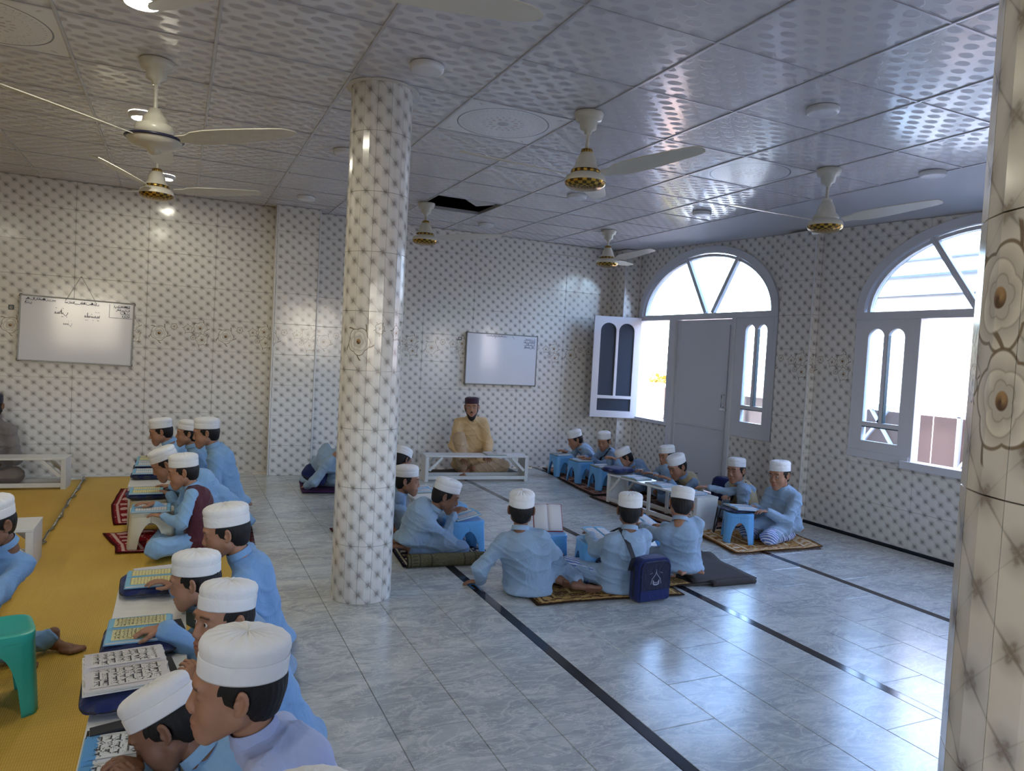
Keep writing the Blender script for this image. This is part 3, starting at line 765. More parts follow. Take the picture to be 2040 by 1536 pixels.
tr = empty('tree', tuple(at(1308, 800, 17.0)*np.array([1, 1, 0]) + np.array([0, 0, -1.0]))); tag(tr, 'small yellow-green tree outside the open leaf of the first window', 'tree')
tk = MB(); tk.tube([(0, 0, 0), (.04, .02, 1.0), (-.03, 0, 1.7)], [.07, .05, .03], 8); tk.tube([(.02, .0, 1.1), (.35, .2, 1.7)], [.03, .015], 6); tk.tube([(0, 0, 1.2), (-.3, -.2, 1.75)], [.03, .015], 6); tk.build('trunk', M['brown_wood'], tr, smooth=True)
lf_ = MB(); rl_ = random.Random(4)
for k in range(420):
    a_, b_, r_ = rl_.uniform(0, 2*PI), rl_.uniform(-1, 1), rl_.uniform(.25, .55); c_ = np.array([r_*math.cos(a_)*math.sqrt(1-b_*b_), r_*math.sin(a_)*math.sqrt(1-b_*b_), 1.85+r_*b_*.7])
    d1_ = np.array([rl_.uniform(-1, 1) for _ in range(3)])*.07; d2_ = np.array([rl_.uniform(-1, 1) for _ in range(3)])*.05
    lf_.add([c_-d1_, c_+d2_, c_+d1_, c_-d2_], [(0, 1, 2, 3)])
o_ = lf_.build('foliage', M['tree'], tr); o_['kind'] = 'stuff'

# ------------------------------------------------------------------ ceiling fans and lamps
def fan(x, y, angles, label, drop=.47, R=.80, style='gold', pitch=.0):
    root = empty('ceiling_fan', (x, y, H)); tag(root, label, 'fan', 'ceiling fans')
    body = M['fan_white']; dr = drop
    MB().lathe([(0, -.002), (.085, -.002), (.09, -.012), (.078, -.05), (.055, -.055), (.05, -.10), (.024, -.112), (.02, -.13), (0, -.13)], 32).build('canopy', body, root, smooth=True)
    MB().lathe([(.011, -.12), (.011, -dr+.19)], 12).build('rod', body, root, smooth=True)
    if style == 'white':
        MB().lathe([(.0, -dr+.20), (.03, -dr+.198), (.045, -dr+.165), (.062, -dr+.15), (.068, -dr+.12), (.098, -dr+.105), (.102, -dr+.062), (.09, -dr+.055), (.09, -dr+.04), (.0, -dr+.04)], 40).build('motor', body, root, smooth=True)
        MB().lathe([(0, -dr+.045), (.145, -dr+.043), (.152, -dr+.035), (.145, -dr+.028), (0, -dr+.028)], 40).build('trim_ring', M['fan_dark'], root, smooth=True)
        MB().lathe([(.142, -dr+.032), (.13, -dr+.01), (.09, -dr-.012), (.035, -dr-.022), (.03, -dr-.038), (.012, -dr-.05), (0, -dr-.052)], 40).build('lower_cover', body, root, smooth=True)
        zb = -dr+.035
    else:
        MB().lathe([(0, -dr+.235), (.03, -dr+.23), (.05, -dr+.195), (.062, -dr+.17), (.066, -dr+.14), (.085, -dr+.115), (.09, -dr+.10)], 40).build('motor', body, root, smooth=True)
        MB().lathe([(.02, -dr+.24), (.034, -dr+.236), (.04, -dr+.215), (.03, -dr+.21)], 32).build('gold_ring', M['fan_gold'] if style == 'gold' else body, root, smooth=True)
        MB().lathe([(.088, -dr+.108), (.094, -dr+.10), (.092, -dr+.088), (.085, -dr+.085)], 32).build('gold_ring', M['fan_gold'] if style == 'gold' else body, root, smooth=True)
        MB().lathe([(.085, -dr+.09), (.118, -dr+.07), (.128, -dr+.045), (.124, -dr+.03)], 40).build('motor_skirt', body, root, smooth=True)
        MB().lathe([(.126, -dr+.036), (.122, -dr+.018), (.10, -dr+.003), (.06, -dr-.006), (0, -dr-.008)], 40).build('fret_cover', M['fan_gold'], root, smooth=True)
        zb = -dr+.075
    for a in angles:
        a = math.radians(a); n = 14; v, f = [], []
        prof = [(.13, .030), (.20, .034), (.24, .055), (.32, .066), (.45, .066), (.58, .060), (.70, .052), (.76, .045), (.79, .032), (R, .010)]
        for r, w in prof:
            tw = -.30*(1-(r-.13)/(R-.13)*.4); droop = .045*((r-.13)/(R-.13))
            for sgn in (-1, 1):
                for dz in (-.0025, .0025): v.append((r, sgn*w, zb + droop + sgn*w*tw + dz))
        for i in range(len(prof)-1):
            p = 4*i; q = p+4
            f += [(p, q, q+2, p+2), (p+1, p+3, q+3, q+1), (p, p+1, q+1, q), (p+2, q+2, q+3, p+3)]
        f += [(0, 2, 3, 1), (len(v)-4, len(v)-3, len(v)-1, len(v)-2)]
        b = mesh_obj('blade', v, f, body, root); b.rotation_euler = (0, 0, a)
    return root
fan(-.15, 4.50, (-33, -147, 87), 'white ceiling fan with dark trim ring nearest the camera on the left', .46, .82, 'white')
fan(-.19, 6.47, (-14, -118, 122), 'gold-trimmed ceiling fan low over the left whiteboard wall', .42, .78)
fan(2.24, 3.90, (-68, 172, 52), 'gold-trimmed ceiling fan hanging beside the medallion tile right of the round column', .46)
fan(2.27, 7.18, (-28, 92, 212), 'ivory ceiling fan with gold base beside the missing ceiling tile', .42, .78)
fan(4.36, 3.97, (-76, 168, 46), 'ivory ceiling fan between the two arched windows', .46, style='plain')
fan(4.52, 7.25, (-84, 36, 156), 'ivory ceiling fan in the far right corner before the first window', .42, .76)
fan(.30, 2.30, (121, 1, 241), 'white ceiling fan above the camera with only one blade tip in view', .40, .82, 'white')

def lamp(x, y, on, label, z=H):
    root = empty('ceiling_lamp', (x, y, z)); tag(root, label, 'lamp', 'round ceiling lamps')
    MB().lathe([(.088, 0), (.092, -.004), (.090, -.026), (.080, -.034), (.072, -.034)], 36).build('housing', M['lamp_body'], root, smooth=True)
    MB().lathe([(0, -.036), (.05, -.036), (.074, -.033)], 36).build('diffuser', M['lamp_on' if on else 'lamp_off'], root, smooth=True)
    if on:
        L = bpy.data.lights.new('lamp_light', 'AREA'); L.shape = 'DISK'; L.size = .15; L.energy = 3.1*(on if on > 1 else 1); L.color = (1.0, .95, .78)
        lo = bpy.data.objects.new('lamp_light', L); link(lo, root); lo.location = (0, 0, -.04)
lamp(-.19, 3.70, 1, 'round ceiling lamp switched on at the top left edge of the picture')
lamp(-.26, 5.62, 1, 'round ceiling lamp switched on behind the white ceiling fan')
lamp(-.16, 7.62, 1, 'round ceiling lamp switched on near the wall above the left whiteboard')
lamp(1.15, 3.745, 0, 'unlit round ceiling lamp just in front of the round column top')
lamp(1.13, 5.69, 0, 'unlit round ceiling lamp just left of the round column top')
lamp(1.15, 7.71, 0, 'unlit round ceiling lamp above the pilaster of the far wall')
lamp(3.31, 3.09, 0, 'unlit round ceiling lamp nearest the camera on the right side')
lamp(3.31, 5.90, 0, 'unlit round ceiling lamp seen just below the gold-trimmed fan by the medallion')
lamp(3.22, 7.86, 0, 'unlit round ceiling lamp just right of the missing ceiling tile')
lamp(5.00, 3.60, 0, 'unlit round ceiling lamp close to the second arched window', H)
lamp(4.65, 5.76, 0, 'unlit round ceiling lamp above the first arched window')
for i, (x, y) in enumerate(((-.2, 1.75), (-2.4, 3.7), (-2.4, 6.0), (-3.4, -1.6), (-2.6, .6))):  # five unseen lamps added to brighten the room
    lamp(x, y, 1, 'ceiling lamp added outside the frame to light the room, %s' % ['above the near bench', 'over the left side of the yellow mat', 'by the left teacher', 'behind the camera', 'behind the camera on the left'][i])

# ------------------------------------------------------------------ whiteboards
def stroke(mb, pts, w):
    'a flat pen stroke in the x,z plane (y ~ 0)'
    for (a, b) in zip(pts[:-1], pts[1:]):
        d = np.array(b)-np.array(a); L = np.hypot(*d)
        if L < 1e-6: continue
        n = np.array([-d[1], d[0]])/L*w/2
        mb.add([(a[0]-n[0], 0, a[1]-n[1]), (b[0]-n[0], 0, b[1]-n[1]), (b[0]+n[0], 0, b[1]+n[1]), (a[0]+n[0], 0, a[1]+n[1])], [(0, 1, 2, 3)])

def script_line(mb, x0, x1, z, h, w, rnd):
    'one line of cursive right-to-left script: joined teeth, bowls, tall stems and dots'
    x = x1
    while x > x0 + h*.8:
        n = rnd.randint(3, 6); pts = [(x, z + h*rnd.choice([.45, .85, .3]))]; pts.append((x-h*.04, z))
        for k in range(n):
            t = rnd.random(); sx = x
            if t < .28:    # tooth
                pts += [(x-h*.16, z), (x-h*.2, z+h*.24), (x-h*.24, z)]; x -= h*.26
            elif t < .5:   # bowl below the line
                pts += [(x-h*.12, z-h*.05), (x-h*.2, z-h*.3), (x-h*.42, z-h*.34), (x-h*.58, z-h*.1)]; x -= h*.6
            elif t < .72:  # loop
                pts += [(x-h*.14, z), (x-h*.2, z+h*.26), (x-h*.34, z+h*.26), (x-h*.36, z+h*.05), (x-h*.2, z+.0), (x-h*.42, z)]; x -= h*.44
            else:          # stem
                pts += [(x-h*.14, z), (x-h*.17, z+h*.85), (x-h*.2, z)]; x -= h*.24
            if rnd.random() < .6:
                q = z + h*rnd.choice([.5, .62, -.5]); stroke(mb, [(sx-h*.1, q), (sx-h*.19, q-h*.06)], w*1.4)
                if rnd.random() < .4: stroke(mb, [(sx-h*.26, q), (sx-h*.35, q-h*.06)], w*1.4)
            if rnd.random() < .45: stroke(mb, [(sx-h*.05, z+h*.92), (sx-h*.3, z+h*1.05)], w*.7)
            if x < x0 + h*.3: break
        pts = [(max(px, x0), pz) for px, pz in pts]
        stroke(mb, pts, w); x -= h*.14

def whiteboard(cx, zc, w, h, tilt, label):
    root = empty('whiteboard', (cx, YB-.03, zc)); tag(root, label, 'whiteboard'); root.rotation_euler = (0, tilt, 0)
    MB().box((-w/2, -.008, -h/2), (w/2, .012, h/2)).build('panel', M['board'], root, bevel=.003)
    fr = .011
    for a, b in (((-w/2-fr, -.013, -h/2-fr), (w/2+fr, .014, -h/2)), ((-w/2-fr, -.013, h/2), (w/2+fr, .014, h/2+fr)), ((-w/2-fr, -.013, -h/2), (-w/2, .014, h/2)), ((w/2, -.013, -h/2), (w/2+fr, .014, h/2))):
        MB().box(a, b).build('frame', M['board_frame'], root, bevel=.002)
    for sx in (-1, 1):
        for sz in (-1, 1): MB().lathe([(0, -.018), (.014, -.016), (.018, -.01), (.018, .0)], 12, c=(0, 0, 0)).build('corner_cap', M['board_frame'], root).matrix_local = Matrix.Translation((sx*w/2, -.002, sz*h/2)) @ Matrix.Rotation(PI/2, 4, 'X')
    return root
wbl = whiteboard(-.93, 1.497, .985, .635, .022, 'wide whiteboard hanging from a nail by a string on the far left wall')
r = random.Random(3); mb = MB()
script_line(mb, -.45, -.20, .285, .022, .004, r); script_line(mb, -.12, .18, .278, .022, .0045, r); script_line(mb, -.46, -.40, .25, .022, .004, r)
script_line(mb, -.22, -.09, .165, .055, .005, r); script_line(mb, .05, .19, .15, .055, .005, r); script_line(mb, -.13, -.05, .06, .04, .003, r)
for k in range(4): script_line(mb, .30+.03*k, .46, .275-.032*k, .022, .0035, r)
stroke(mb, [(.275, .30), (.275, .165), (.485, .165)], .004)
o = mb.build('handwriting', M['ink'], wbl); o['kind'] = 'stuff'; o.location = (0, -.0095, 0)
st = MB(); st.tube([(-.12, -.012, .29), (.005, -.012, .545)], .0022, 6); st.tube([(.16, -.012, .285), (.02, -.012, .545)], .0022, 6); st.build('string', M['cable'], wbl)
MB().lathe([(0, 0), (.007, 0), (.007, .012), (0, .014)], 10).build('nail', M['board_frame'], wbl).matrix_local = Matrix.Translation((.012, -.005, .55)) @ Matrix.Rotation(PI/2, 4, 'X')
wbr = whiteboard(3.805, 1.42, .985, .64, .0, 'glossy whiteboard on the far wall above the teacher in mustard clothes')
mb = MB()
for k in range(4): script_line(mb, .30, .46, .27-.034*k, .024, .0035, r)
script_line(mb, -.25, .05, .295, .018, .003, r); stroke(mb, [(-.12, .27), (-.09, .31)], .004); stroke(mb, [(.13, .31), (.16, .27)], .004)
o = mb.build('handwriting', M['ink'], wbr); o['kind'] = 'stuff'; o.location = (0, -.0095, 0)
for i, (hx, hz) in enumerate(((-1.50, 1.70), (3.225, 1.66))):
    hk = MB(); hk.box((-.022, -.004, -.022), (.022, .0, -.014)).box((-.022, -.004, .014), (.022, 0, .022)).box((-.022, -.004, -.022), (-.014, 0, .022)).box((.014, -.004, -.022), (.022, 0, .022))
    o = hk.build('wall_clip', M['dark_rubber']); o.location = (hx, YB-.001, hz); tag(o, ['small square clip on the wall left of the hanging whiteboard', 'small square clip on the wall left of the glossy whiteboard'][i], 'clip')

# ------------------------------------------------------------------ low benches
def bench(x, y, w, d, h, rz, label, braces=True, mid=0):
    'open box bench: w along x, d along y'
    root = empty('low_bench', (x, y, 0), rz); tag(root, label, 'bench')
    t = .018
    MB().box((-w/2, -d/2, h-t), (w/2, d/2, h)).build('top', M['bench_paint'], root, bevel=.002)
    for sx in (-1, 1): MB().box((sx*(w/2-.012)-.010, -d/2+.004, 0), (sx*(w/2-.012)+.010, d/2-.004, h-t)).build('side_panel', M['bench_paint'], root, bevel=.002)
    for sy in (-1, 1):
        MB().box((-w/2+.02, sy*(d/2-.014)-.010, .025), (w/2-.02, sy*(d/2-.014)+.010, .065)).build('lower_rail', M['bench_paint'], root, bevel=.002)
        for sx in (-1, 1):
            MB().box((sx*(w/2-.025)-.018, sy*(d/2-.012)-.010, 0), (sx*(w/2-.025)+.018, sy*(d/2-.012)+.010, h-t)).build('leg', M['bench_paint'], root, bevel=.002)
            if braces: MB().bar((sx*(w/2-.05), sy*(d/2-.016), h*.42), (sx*(w/2-.20), sy*(d/2-.016), h-t-.004), .016, .03).build('brace', M['bench_paint'], root)
    if mid:
        for sy in (-1, 1): MB().box((-.018, sy*(d/2-.012)-.010, 0), (.018, sy*(d/2-.012)+.010, h-t)).build('leg', M['bench_paint'], root, bevel=.002)
    return root
bench(3.21, 7.80, 1.24, .26, .30, -.12, 'white low bench in front of the teacher in mustard clothes')
bench(-1.62, 8.02, 1.42, .26, .30, -.06, 'white low bench in front of the teacher in taupe clothes')
bench(-1.38, 5.36, 1.22, .34, .27, 0, 'white low bench standing alone on the yellow mat at the left edge')
bench(-.075, 1.90, 1.20, .28, .32, PI/2, 'white low bench nearest the camera under the open books')
bench(-.075, 3.26, 1.30, .28, .32, PI/2, 'white low bench second in the left row, navy bags on it')
bench(-.17, 6.85, 1.20, .30, .32, PI/2, 'white low bench in the far part of the left row behind the cream stools')
bench(4.29, 5.70, 1.32, .26, .31, PI/2+.08, 'long white low bench in the right-hand row with books on it', mid=1)
bench(1.98, 6.02, .62, .30, .25, PI/2, 'short white low bench beside the far side of the round column')

# ------------------------------------------------------------------ moulded stools
def stool_parts(w, d, h, mat):
    root = empty('plastic_stool', (0, 0, 0)); n = 48; exp = 5.0
    def sq(t, a, b):
        c, s = math.cos(t), math.sin(t); q = (abs(c)**exp + abs(s)**exp)**(-1/exp); return a*q*c, b*q*s
    # seat slab with a rounded lip and a raised rim
    mb = MB()
    prof = [(0.0, h-.006), (.70, h-.006), (.78, h), (.92, h), (.99, h-.004), (1.0, h-.014), (1.0, h-.034), (.97, h-.036), (.96, h-.016), (0.0, h-.016)]
    vs = []
    for k, z in prof:
        for j in range(n): x, y = sq(2*PI*j/n, w/2*k, d/2*k); vs.append((x, y, z))
    mb.add(vs, [(i*n+j, i*n+(j+1) % n, (i+1)*n+(j+1) % n, (i+1)*n+j) for i in range(len(prof)-1) for j in range(n)])
    mb.build('seat', mat, root, smooth=True, bevel=.001)
    # four legs: quarters of a flared shell, the arches between them cut out
    m = 14
    for qd in range(4):
        v, f = [], []; J = 24
        for i in range(m+1):
            for j in range(J+1):
                t = qd*PI/2 + PI/2*j/J; u = abs(j/J-.5)*2         # 0 at the corner, 1 at mid side
                zlow = 0.0 if u < .34 else (h-.075)*(1-((1-u)/.66)**2)**.5
                z = (h-.02) + (zlow-(h-.02))*(i/m)
                k = .97 + .13*(1-z/h); x, y = sq(t, w/2*k, d/2*k)
                rib = 1 - .018*(1 if (.13 < u < .22) else 0); v.append((x*rib, y*rib, z))
        for i in range(m):
            for j in range(J): a = i*(J+1)+j; f.append((a, a+J+1, a+J+2, a+1))
        o = mesh_obj('leg', v, f, mat, root, smooth=True); s = o.modifiers.new('th', 'SOLIDIFY'); s.thickness = .0045
    return root
def copy_tree(o, parent=None):
    c = o.copy(); C.objects.link(c)
    if parent is not None: c.parent = parent
    for ch in list(o.children): copy_tree(ch, c)
    return c
def place_stools(proto, spots):
    for i, (x, y, rz, lab) in enumerate(spots):
        o = proto if i == 0 else copy_tree(proto)
        o.location = (x, y, .012); o.rotation_euler = (0, 0, rz); tag(o, lab, 'stool', 'sky blue plastic stools')
place_stools(stool_parts(.275, .235, .255, M['blue_plastic']), [
    (1.96, 4.93, .03, 'blue plastic stool in front of the boy bending over the rolled-edge navy rug'),
    (2.02, 5.44, .05, 'blue plastic stool mostly hidden behind the bending boy on the navy rug'),
    (2.40, 4.44, 1.5, 'blue plastic stool at the right of the boy leaning on his arm'),
    (2.62, 4.14, 1.3, 'blue plastic stool in front of the boy who carries the navy shoulder bag'),
    (3.22, 4.44, 1.5, 'blue plastic stool between the boy with the shoulder bag and the kneeling boy'),
    (4.38, 4.69, .95, 'blue plastic stool with a draped dark bag on the orange rug'),
    (4.40, 7.88, 1.5, 'blue plastic stool farthest in the row along the window wall'),
    (4.42, 7.42, 1.6, 'second farthest blue plastic stool in the row along the window wall'),
    (4.45, 6.98, 1.5, 'blue plastic stool next to the long bench in the row along the window wall')])
cs = stool_parts(.28, .24, .265, M['cream_plastic']); cs.location = (-.13, 5.62, .012); tag(cs, 'cream plastic stool in front of the boy in the maroon waistcoat', 'stool', 'cream plastic stools')
c2 = copy_tree(cs); c2.location = (-.15, 6.02, .012); c2.rotation_euler = (0, 0, .08); tag(c2, 'cream plastic stool just behind, under a navy bag and open book', 'stool', 'cream plastic stools')
ts = stool_parts(.26, .26, .325, M['teal_plastic']); ts.location = (-.615, 3.33, .004); ts.rotation_euler = (0, 0, .25); tag(ts, 'teal green plastic stool at the lower left edge on the yellow mat', 'stool')

# ------------------------------------------------------------------ rugs and mats
def patch(name, cs, mat, nu=20, nv=14, z0=.004, amp=.003, th=.007, parent=None, edge=0.0, seed=1, lift=None):
    'cloth laid on the floor: cs = four floor corners (x,y) counter-clockwise; returns one mesh'
    rr = np.random.RandomState(seed); ph = rr.rand(6)*6
    v, uv, f = [], [], []
    for lay in (1, 0):
        for j in range(nv+1):
            for i in range(nu+1):
                u, w = i/nu, j/nv
                x = (1-u)*(1-w)*cs[0][0] + u*(1-w)*cs[1][0] + u*w*cs[2][0] + (1-u)*w*cs[3][0]
                y = (1-u)*(1-w)*cs[0][1] + u*(1-w)*cs[1][1] + u*w*cs[2][1] + (1-u)*w*cs[3][1]
                b = 4*edge; x += b*math.sin(u*7+ph[0])*.02*(abs(w-.5)*2); y += b*math.sin(w*6+ph[1])*.02*(abs(u-.5)*2)
                wv = (math.sin(x*11+ph[2])*math.sin(y*9+ph[3])*.5+.5)*amp + (math.sin(x*23+y*17+ph[4])*.5+.5)*amp*.6
                z = z0 + wv + (lift(u, w) if lift else 0) + th*lay
                v.append((x, y, z)); uv.append((u, w))
    N = (nu+1)*(nv+1)
    for j in range(nv):
        for i in range(nu):
            a = j*(nu+1)+i; f.append((a, a+1, a+nu+2, a+nu+1)); f.append((N+a, N+a+nu+1, N+a+nu+2, N+a+1))
    rim = [i for i in range(nu+1)] + [j*(nu+1)+nu for j in range(1, nv+1)] + [nv*(nu+1)+i for i in range(nu-1, -1, -1)] + [j*(nu+1) for j in range(nv-1, 0, -1)]
    for a, b in zip(rim, rim[1:]+rim[:1]): f.append((b, a, a+N, b+N))
    return mesh_obj(name, v, f, mat, parent, smooth=True, uv=uv)
def fringe(parent, p, q, mat, z=.004, n=60, L=.035):
    mb = MB(); p, q = np.array(p), np.array(q); d = (q-p)/np.linalg.norm(q-p); nn = np.array([d[1], -d[0]])
    for i in range(n):
        a = p+(q-p)*(i+.5)/n; b = a + nn*L + d*random.uniform(-.008, .008)
        mb.bar((a[0], a[1], z), (b[0], b[1], z-.001), .0035, .002)
    o = mb.build('fringe', mat, parent); o['kind'] = 'stuff'
def fold_strip(name, p, q, d, R, mat, parent, turns=.75, z=.0):
    'a curled-up rug edge running from p to q; d = direction the curl faces'
    p, q, d = np.array([*p, 0.]), np.array([*q, 0.]), np.array([*d, 0.]); v, f = [], []; n = 14; m = 10
    for i in range(m+1):
        c = p+(q-p)*i/m
        for j in range(n+1):
            a = -PI/2 + 2*PI*turns*j/n; rr = R*(1+.06*math.sin(i*1.7+j*.5))
            v.append(c + d*rr*math.cos(a) + np.array([0, 0, z+R+.001+rr*math.sin(a)]))
    for i in range(m):
        for j in range(n): a = i*(n+1)+j; f.append((a, a+n+1, a+n+2, a+1))
    o = mesh_obj(name, v, f, mat, parent, smooth=True, uv=[(i/m, j/n) for i in range(m+1) for j in range(n+1)]); s = o.modifiers.new('th', 'SOLIDIFY'); s.thickness = .006; s.offset = 1
    return o

ym = empty('floor_mat', (0, 0, 0)); tag(ym, 'large yellow woven plastic mat covering the left side of the floor', 'mat')
patch('woven_sheet', [(-4.15, -.5), (.455, -.5), (.43, 8.50), (-.80, 8.50)], M['mat_yellow'], 30, 40, .001, .002, .003, ym, 0, 2) if False else None
patch('woven_sheet', [(-.80, -.5), (.455, -.5), (.44, 8.45), (-.83, 8.50)], M['mat_yellow'], 24, 60, .001, .0025, .003, ym, .3, 2)
patch('woven_sheet', [(-4.1, -.5), (-.802, -.5), (-.835, 8.36), (-4.1, 8.36)], M['mat_yellow'], 24, 40, .001, .002, .003, ym, .1, 3)
patch('binding', [(.455, -.5), (.51, -.5), (.50, 4.6), (.455, 4.6)], M['tape'], 3, 20, .001, .0015, .003, ym, 0, 4)
cb = MB(); cb.tube([(-.82+.012*math.sin(y*5)+.006*math.sin(y*17), y, .012) for y in np.linspace(3.6, 8.5, 70)], .004, 6)
for k in range(12): y = 3.8+k*.4; cb.tube([(-.82, y, .014), (-.80+.02*random.random(), y+.05, .022), (-.815, y+.1, .013)], .005, 5)
o = cb.build('seam_cord', M['cable'], smooth=True); tag(o, 'grey twisted cord lying along the seam of the yellow mat', 'cord')

def rug(label, cs, mat, seed=1, fr=None, **k):
    root = empty('prayer_rug', (cs[0][0], cs[0][1], 0)); inv = [(a-cs[0][0], b-cs[0][1]) for a, b in cs]
    tag(root, label, 'rug'); patch('pile', inv, mat, parent=root, seed=seed, **k)
    if fr:
        for (i, j, mt) in fr: fringe(root, inv[i], inv[j], mt)
    return root
rg = rug('navy and gold prayer rug with an olive curled-up front edge near the column', [(1.44, 4.70), (2.10, 4.63), (2.20, 5.22), (1.50, 5.40)], M['rug_navy'], 3)
fold_strip('curled_edge', (0.02, .01), (.60, -.05), (-.05, -1), .040, M['rug_back'], rg, .62)
rug('brown and gold prayer rug under the two boys seen from behind', [(1.97, 3.78), (2.99, 3.68), (3.10, 4.35), (2.10, 4.52)], M['rug_brown'], 5, edge=.3)
rk = rug('dark brown rug turned over and folded beside the kneeling boy', [(3.02, 3.80), (3.62, 3.74), (3.84, 4.45), (3.05, 4.55)], M['felt'], 6, amp=.008, edge=.4)
patch('folded_flap', [(.16, .02), (.66, -.03), (.80, .62), (.40, .60)], M['felt'], 12, 10, .016, .010, .008, rk, .3, 7)
fold_strip('fold_roll', (.30, -.03), (.66, -.05), (.3, -1), .016, M['felt'], rk, .6)
patch('turned_corner', [(-.02, -.02), (.16, .0), (.14, .14), (.0, .16)], M['rug_brown'], 8, 8, .016, .012, .006, rk, .3, 8)
rug('orange gold prayer rug under the smiling boy at the right end of the row', [(4.06, 4.36), (4.97, 4.33), (5.16, 4.86), (4.20, 5.10)], M['rug_orange'], 9, amp=.007, edge=.5, fr=[(0, 1, M['rug_orange'])])
rug('dark patterned rug under the middle of the right-hand row', [(4.11, 5.12), (5.22, 5.05), (5.30, 6.60), (4.10, 6.62)], M['rug_long'], 10, edge=.3)
rug('brown pink patterned rug under the far end of the right-hand row', [(4.10, 6.66), (5.30, 6.62), (5.35, 8.2), (4.40, 8.44)], M['rug_long'], 11, edge=.5, amp=.006)
rug('purple rug folded under the hunched boy left of the round column', [(1.16, 7.30), (1.62, 7.24), (1.74, 7.86), (1.22, 7.90)], M['rug_purple'], 12, amp=.014)
rug('maroon and white prayer rug just behind the round column', [(1.20, 4.86), (1.66, 5.28), (1.60, 5.85), (1.16, 5.85)], M['rug_maroon'], 13)
rug('brown blanket lying behind the white bench under the mustard teacher', [(2.75, 7.98), (3.95, 7.98), (3.95, 8.48), (2.75, 8.48)], M['felt'], 14)
rug('crimson prayer rug with white leaf pattern under the waistcoat boy', [(-.30, 5.42), (.52, 5.42), (.55, 6.10), (-.42, 6.0)], M['rug_red'], 15, amp=.012, edge=.6, fr=[(1, 2, M['rug_red'])])
rug('crimson patterned rug sticking out under the stools at the left row', [(-.46, 6.30), (.45, 6.35), (.40, 7.80), (-.50, 7.70)], M['rug_red'], 16, amp=.014, edge=.6)

# ------------------------------------------------------------------ books
def open_book(x, y, z, rz, w, h, page, cover, label, tilt=0.0, thick=.014, script=None, group='open quran books', plain_script=None, ragged=0.0, roll=0.0):
    'w = width of ONE page along local x, h = page height along local y; reader sits at -y'
    root = empty('open_book', (x, y, z)); root.rotation_euler = (tilt, roll, rz); tag(root, label, 'book', group)
    MB().box((-w-.006, -h/2-.006, 0), (w+.006, h/2+.006, .003)).build('cover', cover, root, bevel=.001)
    for s in (-1, 1):
        n = 10; v, uv, f = [], [], []
        def top(t): return .003 + thick*(1-(abs(t-.18)/.82)**2.2*.55) * (1 - math.exp(-t*16)*.9)
        for i in range(n+1):
            t = i/n
            for yy in (0, 1):
                rg_ = ragged*random.uniform(-1, 1)
                v.append((s*(t*w + (rg_ if t > .95 else 0)), -h/2 + h*yy + (rg_*.4), top(t))); uv.append(((t if s > 0 else 1-t), yy))
        for i in range(n+1):
            for yy in (0, 1): v.append((s*(i/n)*w, -h/2+h*yy, .003)); uv.append((.02, .02))
        for i in range(n):
            a = 2*i; q = (a, a+2, a+3, a+1); f.append(q if s > 0 else q[::-1])
        m = 2*(n+1)
        for i in range(n):
            a = 2*i
            for (p, q2) in ((a, a+2), (a+1, a+3)): f.append((p, q2, q2+m, p+m))
        f.append((2*n, 2*n+1, 2*n+1+m, 2*n+m))
        pg = mesh_obj('page_block', v, f, page, root, smooth=False, uv=uv); pg.data.materials.append(M['page_edge'])
        for p in pg.data.polygons:
            if p.index >= n: p.material_index = 1
        if script:
            rr = random.Random(script*10+s); mb = MB(); L = script_rows
            nrow = plain_script or 13; mh = h*.80; lh = mh/nrow
            for k in range(nrow): script_line(mb, w*.13, w*.87, h/2-h*.10-lh*(k+.72), lh*.60, lh*.07, rr)
            stroke(mb, [(w*.09, -h*.43), (w*.91, -h*.43), (w*.91, h*.43), (w*.09, h*.43), (w*.09, -h*.43)], .0009)
            stroke(mb, [(w*.075, -h*.445), (w*.925, -h*.445), (w*.925, h*.445), (w*.075, h*.445), (w*.075, -h*.445)], .0005)
            vv = []
            for (px, _, pz) in mb.v:
                t = min(max(px/w, 0), 1); vv.append(((px if s > 0 else px-w), pz, (top(t) if s > 0 else top(1-t)) + .0006))
            sc = mesh_obj('printed_script', vv, mb.f, M['print_ink'], pg); sc['kind'] = 'stuff'
    return root
script_rows = 13

